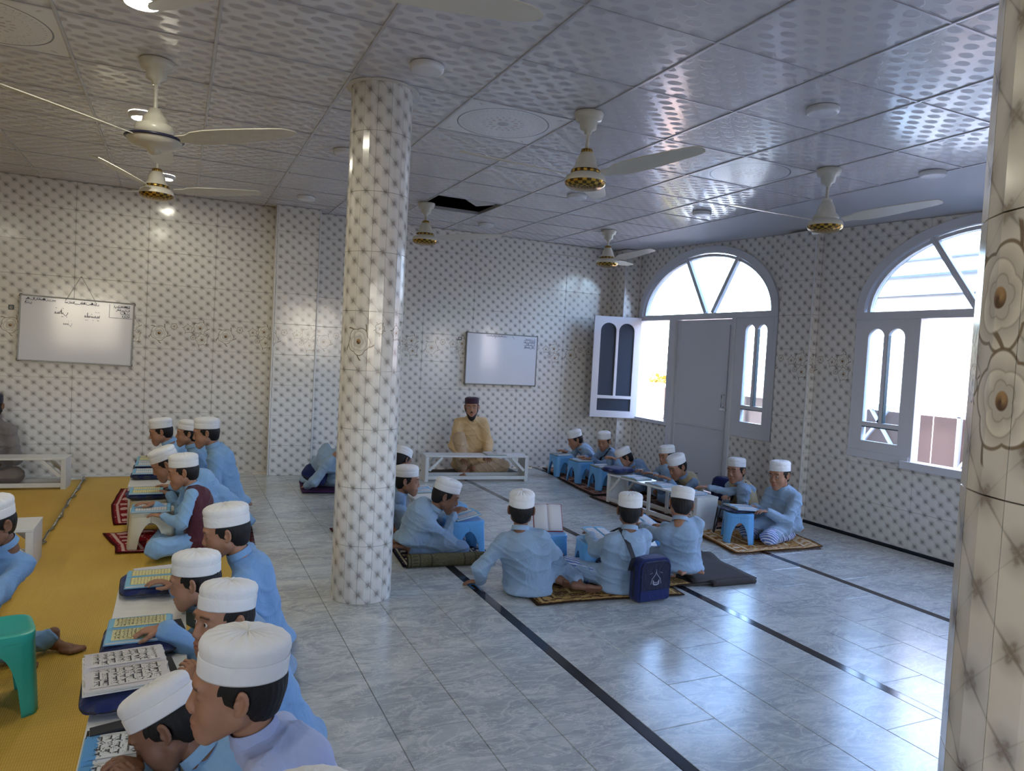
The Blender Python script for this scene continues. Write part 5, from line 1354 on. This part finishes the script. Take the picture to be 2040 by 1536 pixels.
def person(label, seat, yaw, cap, look, S_=.78, hs=.92, legs='cross', hands=None, tunic='c_blue', trousers=None, skin='skin', fine=False,
           vest=None, beard=False, cap_mat='c_white', cap_flat=1.0, hair=True, open_eyes=False, feet=True, z0=.012, group='seated boys in blue', adult=False, seedn=0, hunch=.05, cap_is_head=False, crown_shift=0.0, mark=False):
    """seat: floor point under the pelvis; cap: middle of the cap in the room; look: (yaw, pitch down, roll) of the head.
    hands: [(x,y,z of the palm, curl), ...] left then right in the room, or None for the lap."""
    root = empty('person', (seat[0], seat[1], 0), 0); tag(root, label, 'person', group)
    o3 = np.array([seat[0], seat[1], 0.0]); B = rotz(yaw); rr = random.Random(hash(label) % 9999 if False else seedn*7+3)
    hg = .0062 if fine else .0105
    Rh = rotz(look[0]) @ roty(look[1]) @ rotx(look[2]); hsz = hs
    Hc = np.array(cap) - o3 - Rh @ (np.array([-.012, 0, .077])*hsz)
    lg = LEGS[legs]; Pv = np.array([0, 0, lg['lift']*S_ + z0]) ; fwd, left, up = B[:, 0], B[:, 1], B[:, 2]
    N = Hc + Rh @ (np.array([-.040, 0, -.118])*hsz); N[2] -= .008
    sp = N-Pv; L = np.linalg.norm(sp); u = sp/L
    back = -(fwd - (fwd@u)*u); back /= np.linalg.norm(back)
    M1 = Pv+sp*.40 + back*hunch*.9*S_; M2 = Pv+sp*.74 + back*hunch*1.0*S_
    Rt = np.stack([-back, left-(left@u)*u, u], 1); Rt[:, 1] /= np.linalg.norm(Rt[:, 1])
    shc = N - u*.055*S_ + back*.012*S_
    sh = {s: shc - u*.035*S_ + Rt[:, 1]*s*.152*S_ for s in (1, -1)}
    # arms
    l1, l2 = .285*S_, .245*S_; arm = {}
    hd = hands or [None, None]
    for s, t in ((1, hd[0]), (-1, hd[1])):
        if t is None: t = (*(Pv + o3 + fwd*.26*S_ + left*s*.07*S_ + up*.10*S_), .6)
        tgt = np.array(t[:3], float)-o3; hint = -up*.85 + left*s*.34 - fwd*.3
        if len(t) > 4 and t[4] is not None: hint = np.array(t[4], float)
        e, w = ik(sh[s], tgt, l1, l2, hint); arm[s] = (e, w, t[3], (t[5] if len(t) > 5 else None))
    # legs
    leg = {}
    for s, k in ((1, 'L'), (-1, 'R')):
        kn, an, td = [B @ (np.array(q)*S_) if i < 2 else B @ np.array(q) for i, q in enumerate(lg[k])]
        kn[2] += z0; an[2] = max(an[2]+z0, .060*hs*.9+z0); hip = Pv + left*s*.085*S_; leg[s] = (hip, kn, an, td)
    # --- skin: torso core, limbs
    sk = [cone(Pv, M1, .07*S_, .06*S_), cone(M1, M2, .06*S_, .07*S_), cone(M2, N, .07*S_, .040*S_+.006), cone(N, Hc + Rh @ (np.array([-.03, 0, -.07])*hsz), .047*hsz, .045*hsz)]
    for s in (1, -1):
        e, w, _, _ = arm[s]; sk += [cone(shc, sh[s], .03*S_, .036*S_), cone(sh[s], e, .036*S_, .030*S_), cone(e, w, .030*S_, .0225*S_)]
        hip, kn, an, td = leg[s]; sk += [cone(Pv, hip, .06*S_, .065*S_), cone(hip, kn, .058*S_, .044*S_), cone(kn, an, .042*S_, .031*S_)]
    V_, Q_ = implicit(sk, max(hg, .009), .02, floor=z0)
    Vs, Qs, Ts = [V_], [Q_], [np.ones((len(V_), 3))]; off = len(V_)
    def add(v, q, R_, sc, pos, t=None):
        nonlocal off
        Vs.append((v*sc) @ R_.T + pos); Qs.append(q+off); Ts.append(np.ones((len(v), 3)) if t is None else t); off += len(v)
    v, q, t = get_head(adult, fine, open_eyes); add(v, q, Rh, hsz, Hc, t)
    hsc = (.80 if not adult else .98)*(.9 + .25*(S_-.7)); ph = .0032 if fine else .005
    for s in (1, -1):
        e, w, curl, hdir = arm[s]; d = (w-e) if hdir is None else np.array(hdir, float)
        d = d/np.linalg.norm(d); 
        if hdir is None: d = d*.7 + fwd*.3*(1 if abs(d[2]) < .8 else .3); d[2] *= .35 if w[2] > .1 else .2
        v, q = get_part('hand', ph, curl, -s); R_ = frame(d); add(v, q, R_, hsc*1.1, w + R_[:, 0]*.004)
    if feet:
        for s in (1, -1):
            hip, kn, an, td = leg[s]; v, q = get_part('foot', ph if fine else .006, s); upv = np.array([0, 0, 1.])
            if legs == 'kneel': upv = np.array([0, 0, -1.])
            elif legs in ('cross', 'side') or (legs == 'kneeup' and s == 1) or (legs == 'kneeup_l' and s == -1): upv = -left*s*.0 + np.array([0, 0, .55]) + fwd*.8
            R_ = frame(td, upv); vv = (v*hsc*1.25) @ R_.T + an
            vv[:, 2] = np.maximum(vv[:, 2], z0+.001); Vs.append(vv); Qs.append(q+off); Ts.append(np.ones((len(v), 3))); off += len(v)
    body = np_obj('body', np.concatenate(Vs), np.concatenate(Qs), M[skin], root, np.concatenate(Ts))
    # eyes
    if open_eyes:
        for s in (1, -1):
            v, f = [], []; n = 16
            for i in range(9):
                for j in range(n): a, b = PI*i/8, 2*PI*j/n; v.append((.0118*math.cos(a), .0118*math.sin(a)*math.cos(b), .0118*math.sin(a)*math.sin(b)))
            f = [(i*n+j, i*n+(j+1) % n, (i+1)*n+(j+1) % n, (i+1)*n+j) for i in range(8) for j in range(n)]
            o = mesh_obj('eye', v, f, M['eye'], root, smooth=True); p = Hc + Rh @ (np.array([.0765, s*.031, -.001])*hsz)
            o.matrix_local = Matrix.Translation(p) @ Matrix((Rh*hsz).tolist()).to_4x4()
    if hair:
        v, q = get_hair(fine); np_obj('hair', (v*hsz) @ Rh.T + Hc, q, M['hair'], root)
    if beard:
        P = [cone((.0, .056, -.045), (.058, .022, -.098), .024, .027), cone((.0, -.056, -.045), (.058, -.022, -.098), .024, .027), ell((.068, 0, -.112), (.031, .036, .032)), cone((-.004, .066, -.005), (.0, .058, -.045), .010, .018), cone((-.004, -.066, -.005), (.0, -.058, -.045), .010, .018), cone((.090, .020, -.056), (.094, 0, -.050), .005, .005), cone((.090, -.020, -.056), (.094, 0, -.050), .005, .005)]
        v, q = implicit(P, .0045, .012, [ell((.088, 0, -.068), (.018, .024, .012)), ell((.062, .040, -.03), (.022, .026, .030)), ell((.062, -.040, -.03), (.022, .026, .030))]); v = v.copy(); v[:, 2] = np.where(v[:, 2] < 0, v[:, 2]*(1+.16*np.clip(v[:, 0]*12+.2, 0, 1)), v[:, 2]); np_obj('beard', (v*hsz) @ Rh.T + Hc, q, M['hair'], root)
    vb, fb, vc, fc = cap_meshes(96 if fine else 60, cap_flat, 1.0)
    Rc = Rh @ roty(-.13 + rr.uniform(-.05, .06)); oc = Hc + Rh @ (np.array([.0, 0, .033])*hsz)
    tf = lambda vv: (np.array(vv)*hsz*.995) @ Rc.T + oc
    cp = mesh_obj('cap', tf(vc), fc, M[cap_mat], root, smooth=True); bd = mesh_obj('cap_band', tf(vb), fb, M[cap_mat], cp, smooth=True)
    if mark:
        mm = MB(); arc_ = [(.104*math.cos(a)*1.07-.014, .0895*math.sin(a)*1.05, .075+.012*math.sin(a*9)) for a in np.linspace(-.5, .1, 14)]
        mm.tube(arc_, .0022, 5); o = mesh_obj('ink_mark', tf(mm.v), mm.f, M['cover_green'], cp)
    # --- tunic
    def fold(ax_, am):
        f1, f2, f3 = rr.uniform(0, 6), rr.uniform(0, 6), rr.uniform(0, 6); a1, a2 = rr.uniform(.6, 1.2), rr.uniform(-.6, .6)
        def D(X, Y, Z):
            w = np.sin(X*9*a1+Y*7+f1)*.9
            r = np.sin((Z*27 + X*15*a1 + Y*11*a2 + 2.0*w + f2)); r2 = np.sin(Z*52 - X*34 + Y*30*a1 + 2.0*np.sin(X*17+Z*13+f3))
            r3 = np.sin(Z*17+X*24*a2-Y*20*a1+1.8*np.sin(X*11-Z*15+f2)+f3)
            return am*(.75-1.9*(1-np.abs(r))**3)*.8 + am*.28*r2*np.clip(1.2*np.sin(X*13+Y*11+Z*9+f1), 0, 1) - am*1.3*(1-np.abs(r3))**3
        return D
    T = [cone(Pv + up*.02, M1, .118*S_, .108*S_), cone(M1, M2, .108*S_, .102*S_), cone(M2, N - u*.03*S_, .100*S_, .052*S_)]
    T += [ell(M2 - u*.03*S_, (.098*S_, .158*S_, .15*S_), Rt), ell((M1+Pv)/2, (.122*S_, .162*S_, .14*S_), Rt), ell(Pv + back*.02, (.135*S_, .195*S_, .11*S_), B)]
    T += [cone(N - u*.040*S_, sh[s], .048*S_, .052*S_) for s in (1, -1)]
    for s in (1, -1):
        e, w, _, _ = arm[s]; w2 = w + (e-w)/np.linalg.norm(e-w)*.020
        if vest is None: T += [cone(sh[s], e, .060*S_, .060*S_), cone(e, w2, .058*S_, .050*S_)]
        hip, kn, an, td = leg[s]
        if legs == 'kneel': T += [cone(hip, hip+(kn-hip)*.8, .100*S_, .088*S_)]
        elif legs in ('cross', 'side', 'side_l'): T += [cone(hip, hip+(kn-hip)*(.30 if vest else .72), .098*S_, .086*S_)]
        else: T += [cone(hip, hip+(kn-hip)*.8, .105*S_, .092*S_)]
    if legs in ('cross', 'side', 'side_l', 'kneel') and not vest: T += [ell(Pv + fwd*.15*S_ - up*.035, (.20*S_, .17*S_, .055*S_), B)]
    T += [ell(Pv + back*.07*S_ - up*.055*S_, (.15*S_, .20*S_, .055*S_), B)]
    T += [cone(sh[s] - u*.075*S_ + back*.01, Pv + left*s*.105*S_ + up*.03*S_, .052*S_, .085*S_) for s in (1, -1)]
    V_, Q_ = implicit(T, hg, .036, disp=fold(u, 0.0042 if fine else .0050), floor=z0)
    mt = M[vest] if vest else M[tunic]
    np_obj('waistcoat' if vest else 'tunic', V_, Q_, mt, root)
    if vest:
        for s in (1, -1):
            e, w, _, _ = arm[s]; w2 = w + (e-w)/np.linalg.norm(e-w)*.020
            v, q = implicit([cone(sh[s]*.55+shc*.45, sh[s], .050*S_, .058*S_), cone(sh[s], e, .058*S_, .054*S_), cone(e, w2, .049*S_, .041*S_)], hg*.85, .02, disp=fold(u, .004)); np_obj('sleeve', v, q, M[tunic], root)
    # collar
    ax2 = (Hc + Rh @ (np.array([-.03, 0, -.09])*hsz)) - N; ax2 /= np.linalg.norm(ax2); Rn = frame(ax2, up=-fwd + .01*up); n = 40; v = []
    prof = [(.064, -.004), (.061, .012), (.0585, .028), (.0565, .030), (.0545, .027), (.055, .0)]
    for r_, z_ in prof:
        for j in range(n): a = 2*PI*j/n; v.append(N + ax2*(z_*S_*1.15 - .004) + (Rn[:, 1]*math.cos(a) + Rn[:, 2]*math.sin(a))*r_*(.55+.45*S_)*1.0)
    f = [(i*n+j, i*n+(j+1) % n, (i+1)*n+(j+1) % n, (i+1)*n+j) for i in range(len(prof)-1) for j in range(n)]
    mesh_obj('collar', v, f, M[tunic], root, smooth=True)
    # --- trousers
    T = [cone(Pv-up*.01, leg[1][0], .09*S_, .09*S_), cone(Pv-up*.01, leg[-1][0], .09*S_, .09*S_)]
    for s in (1, -1):
        hip, kn, an, td = leg[s]; a2 = an+(kn-an)/np.linalg.norm(kn-an)*.035*S_; T += [cone(hip, kn, .092*S_, .080*S_), cone(kn, a2, .078*S_, .062*S_)]
    V_, Q_ = implicit(T, hg, .022, disp=fold(u, .0055), floor=z0)
    np_obj('trousers', V_, Q_, M[trousers or tunic], root)
    root['neck'] = 0.0; del root['neck']
    return dict(root=root, N=N+o3, sh={k: q+o3 for k, q in sh.items()}, H=Hc+o3, arm={k: (a[0]+o3, a[1]+o3) for k, a in arm.items()}, left=left, fwd=fwd, Pv=Pv+o3, u=u, back=back, M2=M2+o3, M1=M1+o3)

def ribbon(name, pts, w, th, mat, parent=None, face=None):
    mb = MB()
    for p, q in zip(pts[:-1], pts[1:]): mb.bar(p, q, w, th, up=face if face is not None else (0, 0, 1))
    return mb.build(name, mat, parent)

W_ = PI   # facing -X

D_ = math.radians
K = 'pupils of the left row on the yellow mat'; KR = 'pupils seated on the marble side'
pe = {}
pe['L1'] = person('boy in pale lilac-blue tunic with stand collar, nearest the camera, profile to the left', (.37, 1.72), D_(170), at(482, 1299, 1.72), (D_(174), .04, -.04), .90, 1.02, 'cross', [(.12, 1.55, .20, .5), (.16, 1.86, .20, .5)], 'c_pale', None, 'skin', True, group=K, seedn=1)
pe['L2'] = person('boy in bright blue tunic bent low over his book beside the nearest boy', (.36, 2.16), D_(168), at(308, 1398, 1.97), (D_(176), .62, .25), .80, .93, 'cross', [(-.06, 1.97, .35, .6), (-.05, 2.10, .35, .7)], 'c_blue', None, 'skin_dark', True, group=K, seedn=2, hunch=.09)
pe['L3'] = person('boy whose face turns half to the camera, finger on a cream page', (.36, 2.62), D_(172), at(452, 1185, 2.46), (D_(208), -.03, .04), .86, .96, 'cross', [(.10, 2.55, .34, .6), (-.02, 2.94, .405, .75, None, (-1, .15, -.1))], 'c_mid', None, 'skin', True, open_eyes=True, group=K, seedn=3)
pe['L4'] = person('boy in white cap looking down and away at a yellow-paged book', (.36, 3.22), D_(165), at(387, 1120, 3.08), (D_(164), .20, 0), .80, .96, 'cross', [(.10, 3.02, .20, .5), (.02, 3.55, .37, .5)], 'c_steel', None, 'skin', True, group=K, seedn=4)
pe['L5'] = person('boy in blue shirt sitting tall at the right edge of the yellow mat, eyes down', (.40, 3.62), D_(170), at(448, 1025, 3.33), (D_(174), .22, 0), .80, .98, 'cross', [(.20, 3.55, .28, .5), (.20, 3.8, .28, .5)], 'c_mid', None, 'skin', True, group=K, seedn=5)
pe['L6'] = person('boy in a maroon waistcoat with both hands at the cream stool', (.17, 5.42), D_(172), at(363, 917, 5.05), (D_(178), .22, 0), .76, .95, 'cross', [(-.06, 5.40, .27, .35, (.3, -.6, -.3)), (-.12, 5.60, .315, .4)], 'c_blue', None, 'skin', True, vest='c_maroon', group=K, seedn=6)
pe['L7'] = person('boy bent far forward behind the waistcoat boy, pale blue back arched', (.44, 5.98), D_(172), at(322, 905, 5.30), (D_(178), .50, 0), .80, .95, 'cross', [(-.02, 5.90, .32, .5), (-.02, 6.10, .34, .5)], 'c_blue', None, 'skin', False, group=K, seedn=7, hunch=.09)
pe['L8'] = person('boy farthest left in the row against the far wall, head bowed', (.14, 7.40), D_(175), at(318, 843, 6.5), (D_(178), .28, 0), .80, .93, 'cross', [(-.14, 7.3, .38, .5), (-.12, 7.5, .38, .5)], 'c_blue', None, 'skin', False, group=K, seedn=8, hunch=.08)
pe['L9'] = person('boy sitting upright at the far end of the left row, face down in profile', (.42, 6.46), D_(165), at(410, 843, 5.92), (D_(176), .18, 0), .84, .96, 'kneel', [(.16, 6.36, .30, .5), (.14, 6.6, .30, .5)], 'c_blue', None, 'skin', False, group=K, seedn=9)
pe['L10'] = person('boy whose smiling face shows just left of the upright boy', (.40, 6.96), D_(170), at(377, 847, 6.3), (D_(178), .02, 0), .82, .90, 'cross', [(.1, 6.9, .3, .5), (.1, 7.1, .3, .5)], 'c_blue', None, 'skin', False, group=K, seedn=10)
LEGS['side_l'] = dict(lift=.095, L=((.30, .30, .12), (.06, .62, .075), (.25, .95, -.05)), R=((.34, -.08, .13), (.24, .46, .070), (.45, .85, -.05)))
pe['L11'] = person('boy with bare feet behind the teal green stool at the left edge', (-.93, 3.98), D_(-100), at(-22, 1012, 3.15), (D_(-128), .30, 0), .74, .93, 'side_l', [(-.68, 3.46, .36, .5, (-.6, .3, -1)), (-.80, 3.5, .36, .5)], 'c_mid', None, 'skin_dark', True, group=K, seedn=11)
pe['L12'] = person('teacher in taupe grey clothes and navy cap behind the left bench', (-1.72, 8.27), D_(-85), at(-16, 792, 6.78), (D_(-95), .25, 0), 1.0, 1.0, 'cross', [(-1.48, 8.05, .22, .5), (-1.85, 8.05, .24, .5)], 'c_teacher', None, 'skin_dark', False, beard=True, cap_mat='c_navy', cap_flat=.85, adult=True, group='two teachers by the far wall', seedn=12)
pe['L13'] = person('boy of whom only the top of a white cap shows at the bottom edge', (.16, 1.06), D_(170), at(598, 1618, 1.21), (D_(165), .2, 0), .80, .93, 'cross', [(-.02, 1.1, .36, .5), (-.02, 1.3, .36, .5)], 'c_blue', None, 'skin', False, group=K, seedn=13)

pe['R1'] = person('teacher in mustard tan clothes with dark cap and beard, one knee raised', (3.32, 8.30), D_(-100), at(940, 797, 8.68), (D_(-112), .08, .04), 1.0, 1.0, 'kneeup', [(3.42, 7.92, .26, .4), (3.10, 7.95, .22, .5)], 'c_tan', 'c_tan_dark', 'skin', True, beard=True, cap_mat='c_plum', cap_flat=.85, open_eyes=True, adult=True, group='two teachers by the far wall', seedn=14)
pe['R2'] = person('hunched boy half hidden left of the round column, navy bag at his side', (1.38, 7.78), D_(-20), at(700, 872, 7.2), (D_(-20), .5, 0), .80, .93, 'cross', [(1.55, 7.5, .2, .5), (1.22, 7.42, .05, .3, (0, -1, 0))], 'c_grey', 'c_grey', 'skin', False, group=KR, seedn=15, hunch=.09)
pe['R3'] = person('boy with tilted cap seen just right of the column, looking away', (1.56, 6.36), D_(5), at(804, 902, 6.5), (D_(22), .55, -.2), .76, .90, 'cross', [(1.86, 6.2, .30, .5), (1.84, 6.0, .30, .5)], 'c_grey', None, 'skin_dark', False, group=KR, seedn=16)
pe['R4'] = person('boy in right profile beside the column hugging his knee', (1.42, 5.62), D_(-15), at(812, 938, 5.78), (D_(-22), .10, 0), .74, .94, 'knees', [(1.66, 5.78, .30, .6), (1.62, 5.46, .28, .6)], 'c_grey', 'c_steel', 'skin', False, group=KR, seedn=17)
pe['R5'] = person('boy in grey-blue bending over a book on the rug with the curled edge', (1.60, 4.95), D_(-14), at(895, 967, 5.17), (D_(-18), .38, 0), .76, .94, 'kneel', [(1.90, 5.04, .31, .4), (1.86, 4.88, .31, .4)], 'c_grey', 'c_steel', 'skin_dark', True, group=KR, seedn=18, hunch=.10)
pe['R6'] = person('boy seen from behind leaning on his left hand, bare feet to the right', (2.06, 4.03), D_(66), at(1040, 992, 4.45), (D_(64), .02, 0), .78, .92, 'side', [(1.80, 4.18, .04, .3, (-.6, -.4, .0), (-.5, .4, -.1)), (2.36, 4.16, .16, .4)], 'c_grey', 'c_grey', 'skin_dark', True, group=KR, seedn=19)
pe['R7'] = person('boy seen from behind with a black strap and navy shoulder bag', (2.66, 3.90), D_(88), at(1256, 995, 4.60), (D_(60), .10, 0), .77, .90, 'cross', [(2.58, 4.15, .30, .4), (2.84, 4.1, .28, .5)], 'c_grey', 'c_stripe', 'skin_dark', True, group=KR, seedn=20)
pe['R8'] = person('boy kneeling with his back to the camera beside the folded dark rug', (3.21, 3.98), D_(84), at(1360, 983, 4.93), (D_(64), .30, .12), .76, .92, 'kneel', [(3.12, 4.32, .30, .4), (3.26, 4.32, .28, .4)], 'c_grey', 'c_grey', 'skin', True, group=KR, seedn=21)
pe['R9'] = person('boy at the far end of the window row leaning left over his stool', (4.93, 7.96), D_(176), at(1143, 864, 9.10), (D_(168), .42, 0), .72, .92, 'cross', [(4.50, 7.88, .30, .4), (4.52, 8.0, .30, .4)], 'c_grey', None, 'skin', False, group=KR, seedn=22)
pe['R10'] = person('boy with a thin strap across his chest, second from the far end by the windows', (4.88, 7.46), D_(188), at(1203, 867, 8.75), (D_(212), .30, 0), .72, .90, 'cross', [(4.52, 7.36, .30, .4), (4.52, 7.5, .30, .4)], 'c_steel', None, 'skin', False, group=KR, seedn=23)
pe['R11'] = person('boy resting his chin on his hands with head tilted, third by the windows', (4.95, 6.86), D_(178), at(1239, 901, 8.20), (D_(168), .52, .24), .74, .92, 'cross', [(4.52, 6.80, .37, .9), (4.50, 6.92, .37, .9)], 'c_steel', None, 'skin', False, group=KR, seedn=24, hunch=.08)
pe['R12'] = person('boy partly hidden behind the boy with ink on his cap', (5.02, 6.42), D_(184), at(1328, 895, 7.85), (D_(186), .16, .1), .74, .90, 'kneeup_l', [(4.66, 6.3, .30, .5), (4.66, 6.5, .30, .5)], 'c_grey', None, 'skin', False, group=KR, seedn=25)
pe['R13'] = person('boy in sand waistcoat with a blue ink mark on his cap, head bowed', (4.86, 5.82), D_(180), at(1346, 915, 7.20), (D_(184), .42, .05), .76, .95, 'cross', [(4.44, 5.72, .345, .4), (4.44, 5.9, .345, .4)], 'c_steel', None, 'skin', False, vest='c_sand', group=KR, seedn=26, mark=True)
pe['R14'] = person('boy in a sand waistcoat with one knee up at the bench end', (5.04, 5.30), D_(190), at(1467, 921, 6.87), (D_(196), .06, .06), .76, .94, 'kneeup_l', [(4.60, 5.40, .33, .4), (4.74, 5.25, .26, .5)], 'c_grey', None, 'skin', False, vest='c_sand', group=KR, seedn=27)
pe['R15'] = person('smiling boy in pale blue tunic and striped trousers', (4.84, 4.64), D_(190), at(1553, 928, 6.22), (D_(192), .14, .05), .80, .96, 'kneel', [(4.56, 4.54, .285, .5), (4.60, 4.74, .285, .5)], 'c_grey', 'c_stripe', 'skin', True, open_eyes=True, group=KR, seedn=28)

# ------------------------------------------------------------------ shoulder bag with emblem, straps
def over(P, s, n=9, out=.075):
    'strap path from the hip at the back over shoulder s to the chest'
    return None
sbag = empty('shoulder_bag', (2.735, 3.665, .015), .06); tag(sbag, 'navy shoulder bag with grey dome emblem standing behind the boy it belongs to', 'bag')
def rrect(w, h, r, z0=0.0):
    return arc(w/2-r, z0+h-r, r, r, 0, PI/2, 6) + arc(-w/2+r, z0+h-r, r, r, PI/2, PI, 6) + arc(-w/2+.012, z0+.012, .012, .012, PI, 1.5*PI, 3) + arc(w/2-.012, z0+.012, .012, .012, 1.5*PI, 2*PI, 3)
MX = Matrix(((1, 0, 0, 0), (0, 0, -1, 0), (0, 1, 0, 0), (0, 0, 0, 1)))
plate('body', [rrect(.235, .255, .045)], .075, M['navy_bag'], MX, sbag, bevel=.008)
fp = plate('flap', [rrect(.222, .175, .04, .068)], .012, M['c_navy'], Matrix.Translation((0, -.048, 0)) @ MX, sbag, bevel=.003)
pk = plate('pocket', [rrect(.222, .062, .01, .004)], .012, M['navy_bag'], Matrix.Translation((0, -.048, 0)) @ MX, sbag, bevel=.003)
pb = MB(); pb.tube([(x, -.057, z) for x, z in rrect(.222, .175, .04, .068)] + [(.111, -.057, .203)], .0028, 6, False); pb.build('piping', M['navy_bag'], sbag, smooth=True)
em = MB()
stroke(em, [(-.040, .105), (-.034, .135), (-.018, .152), (-.006, .165), (0, .182), (.006, .165), (.018, .152), (.034, .135), (.040, .105)], .0035)
stroke(em, [(0, .182), (0, .196)], .003); stroke(em, [(-.05, .170), (-.03, .178)], .002); stroke(em, [(.03, .178), (.05, .170)], .002)
stroke(em, [(-.026, .132), (-.018, .118), (0, .112), (.018, .118), (.026, .132)], .004); stroke(em, [(-.022, .126), (-.020, .104), (0, .100), (.020, .104), (.022, .126)], .009)
o = em.build('emblem', M['bag_grey'], fp); o.location = (0, -.0585, 0)
R7 = pe['R7']; N7 = R7['N']; s7 = R7['sh'][1]; bk = R7['back']; lf = R7['left']
p_top = N7*.45 + s7*.55 + np.array([0, 0, .050]); mid = R7['M2'] + bk*.125 + lf*.045; low = R7['M1'] + bk*.135 + lf*.03
fr_ = N7*.4+s7*.6 - bk*.085 + np.array([0, 0, -.02])
def loc(p): return (np.array(p)-np.array([2.735, 3.665, .015]))
c_, s_ = math.cos(-.06), math.sin(-.06); Lz = lambda p: np.array([c_*p[0]-s_*p[1], s_*p[0]+c_*p[1], p[2]])
path = [(-.118, .0, .02), (-.120, .0, .20)] + [Lz(loc(q)) for q in (low+np.array([-.02, 0, .03]), mid, mid*.45+p_top*.55+bk*.03, p_top, fr_)]
ribbon('strap', path, .030, .004, M['black_web'], sbag, face=(0, -1, 0))

def cross_strap(P, label, side, mat='black_web', w=.022, front=True):
    'thin strap from one shoulder across the chest to the opposite hip; hangs on its boy'
    a = P['N']*.45 + P['sh'][side]*.55 + np.array([0, 0, .042]); f = -P['back']
    c1_ = P['N']*.4 + P['sh'][side]*.6 + f*.095 - np.array([0, 0, .02]); c2_ = P['M2'] + f*.125 - P['left']*side*.01; c3_ = P['M1'] + f*.125 - P['left']*side*.09; c4_ = P['Pv'] + f*.05 - P['left']*side*.17 + np.array([0, 0, .06])
    b1 = P['N']*.45 + P['sh'][side]*.55 + P['back']*.085 - np.array([0, 0, .02]); b2 = P['M2'] + P['back']*.12
    o = ribbon('bag_strap', [b2, b1, a, c1_, c2_, c3_, c4_], w, .004, M[mat]); tag(o, label, 'strap'); return o
cross_strap(pe['R10'], 'thin dark strap across the chest of the second boy from the far end', 1)
cross_strap(pe['R14'], 'dark strap across the sand waistcoat of the boy with one knee up', 1)
cross_strap(pe['R13'], 'dark padded strap on the shoulder of the boy with the inked cap', -1, w=.045)
b2 = soft_bag(1.30, 7.50, .12, -.3, .26, .20, .10, 'navy bag hanging at the side of the hunched boy left of the column', seed=15, strap=False); b2.rotation_euler = (0.5, .5, -.3)
b3 = soft_bag(5.02, 5.62, .20, .5, .16, .22, .26, 'small navy rucksack behind the boy with the inked cap', seed=16, strap=False); b3.location.z = .12
b4 = soft_bag(4.40, 4.70, .262, R90, .22, .30, .025, 'flat dark bag draped over the blue stool on the orange rug', seed=17, strap=False)
cl = MB(); th = np.linspace(0, 1, 12); cl.tube([(4.30-.05*math.sin(t*PI), 4.86-.04*t, .27-.22*math.sin(t*PI)) for t in th], .006, 6); o = cl.build('bag_strap', M['black_web'], smooth=True); tag(o, 'looped black strap hanging from the stool on the orange rug', 'strap')
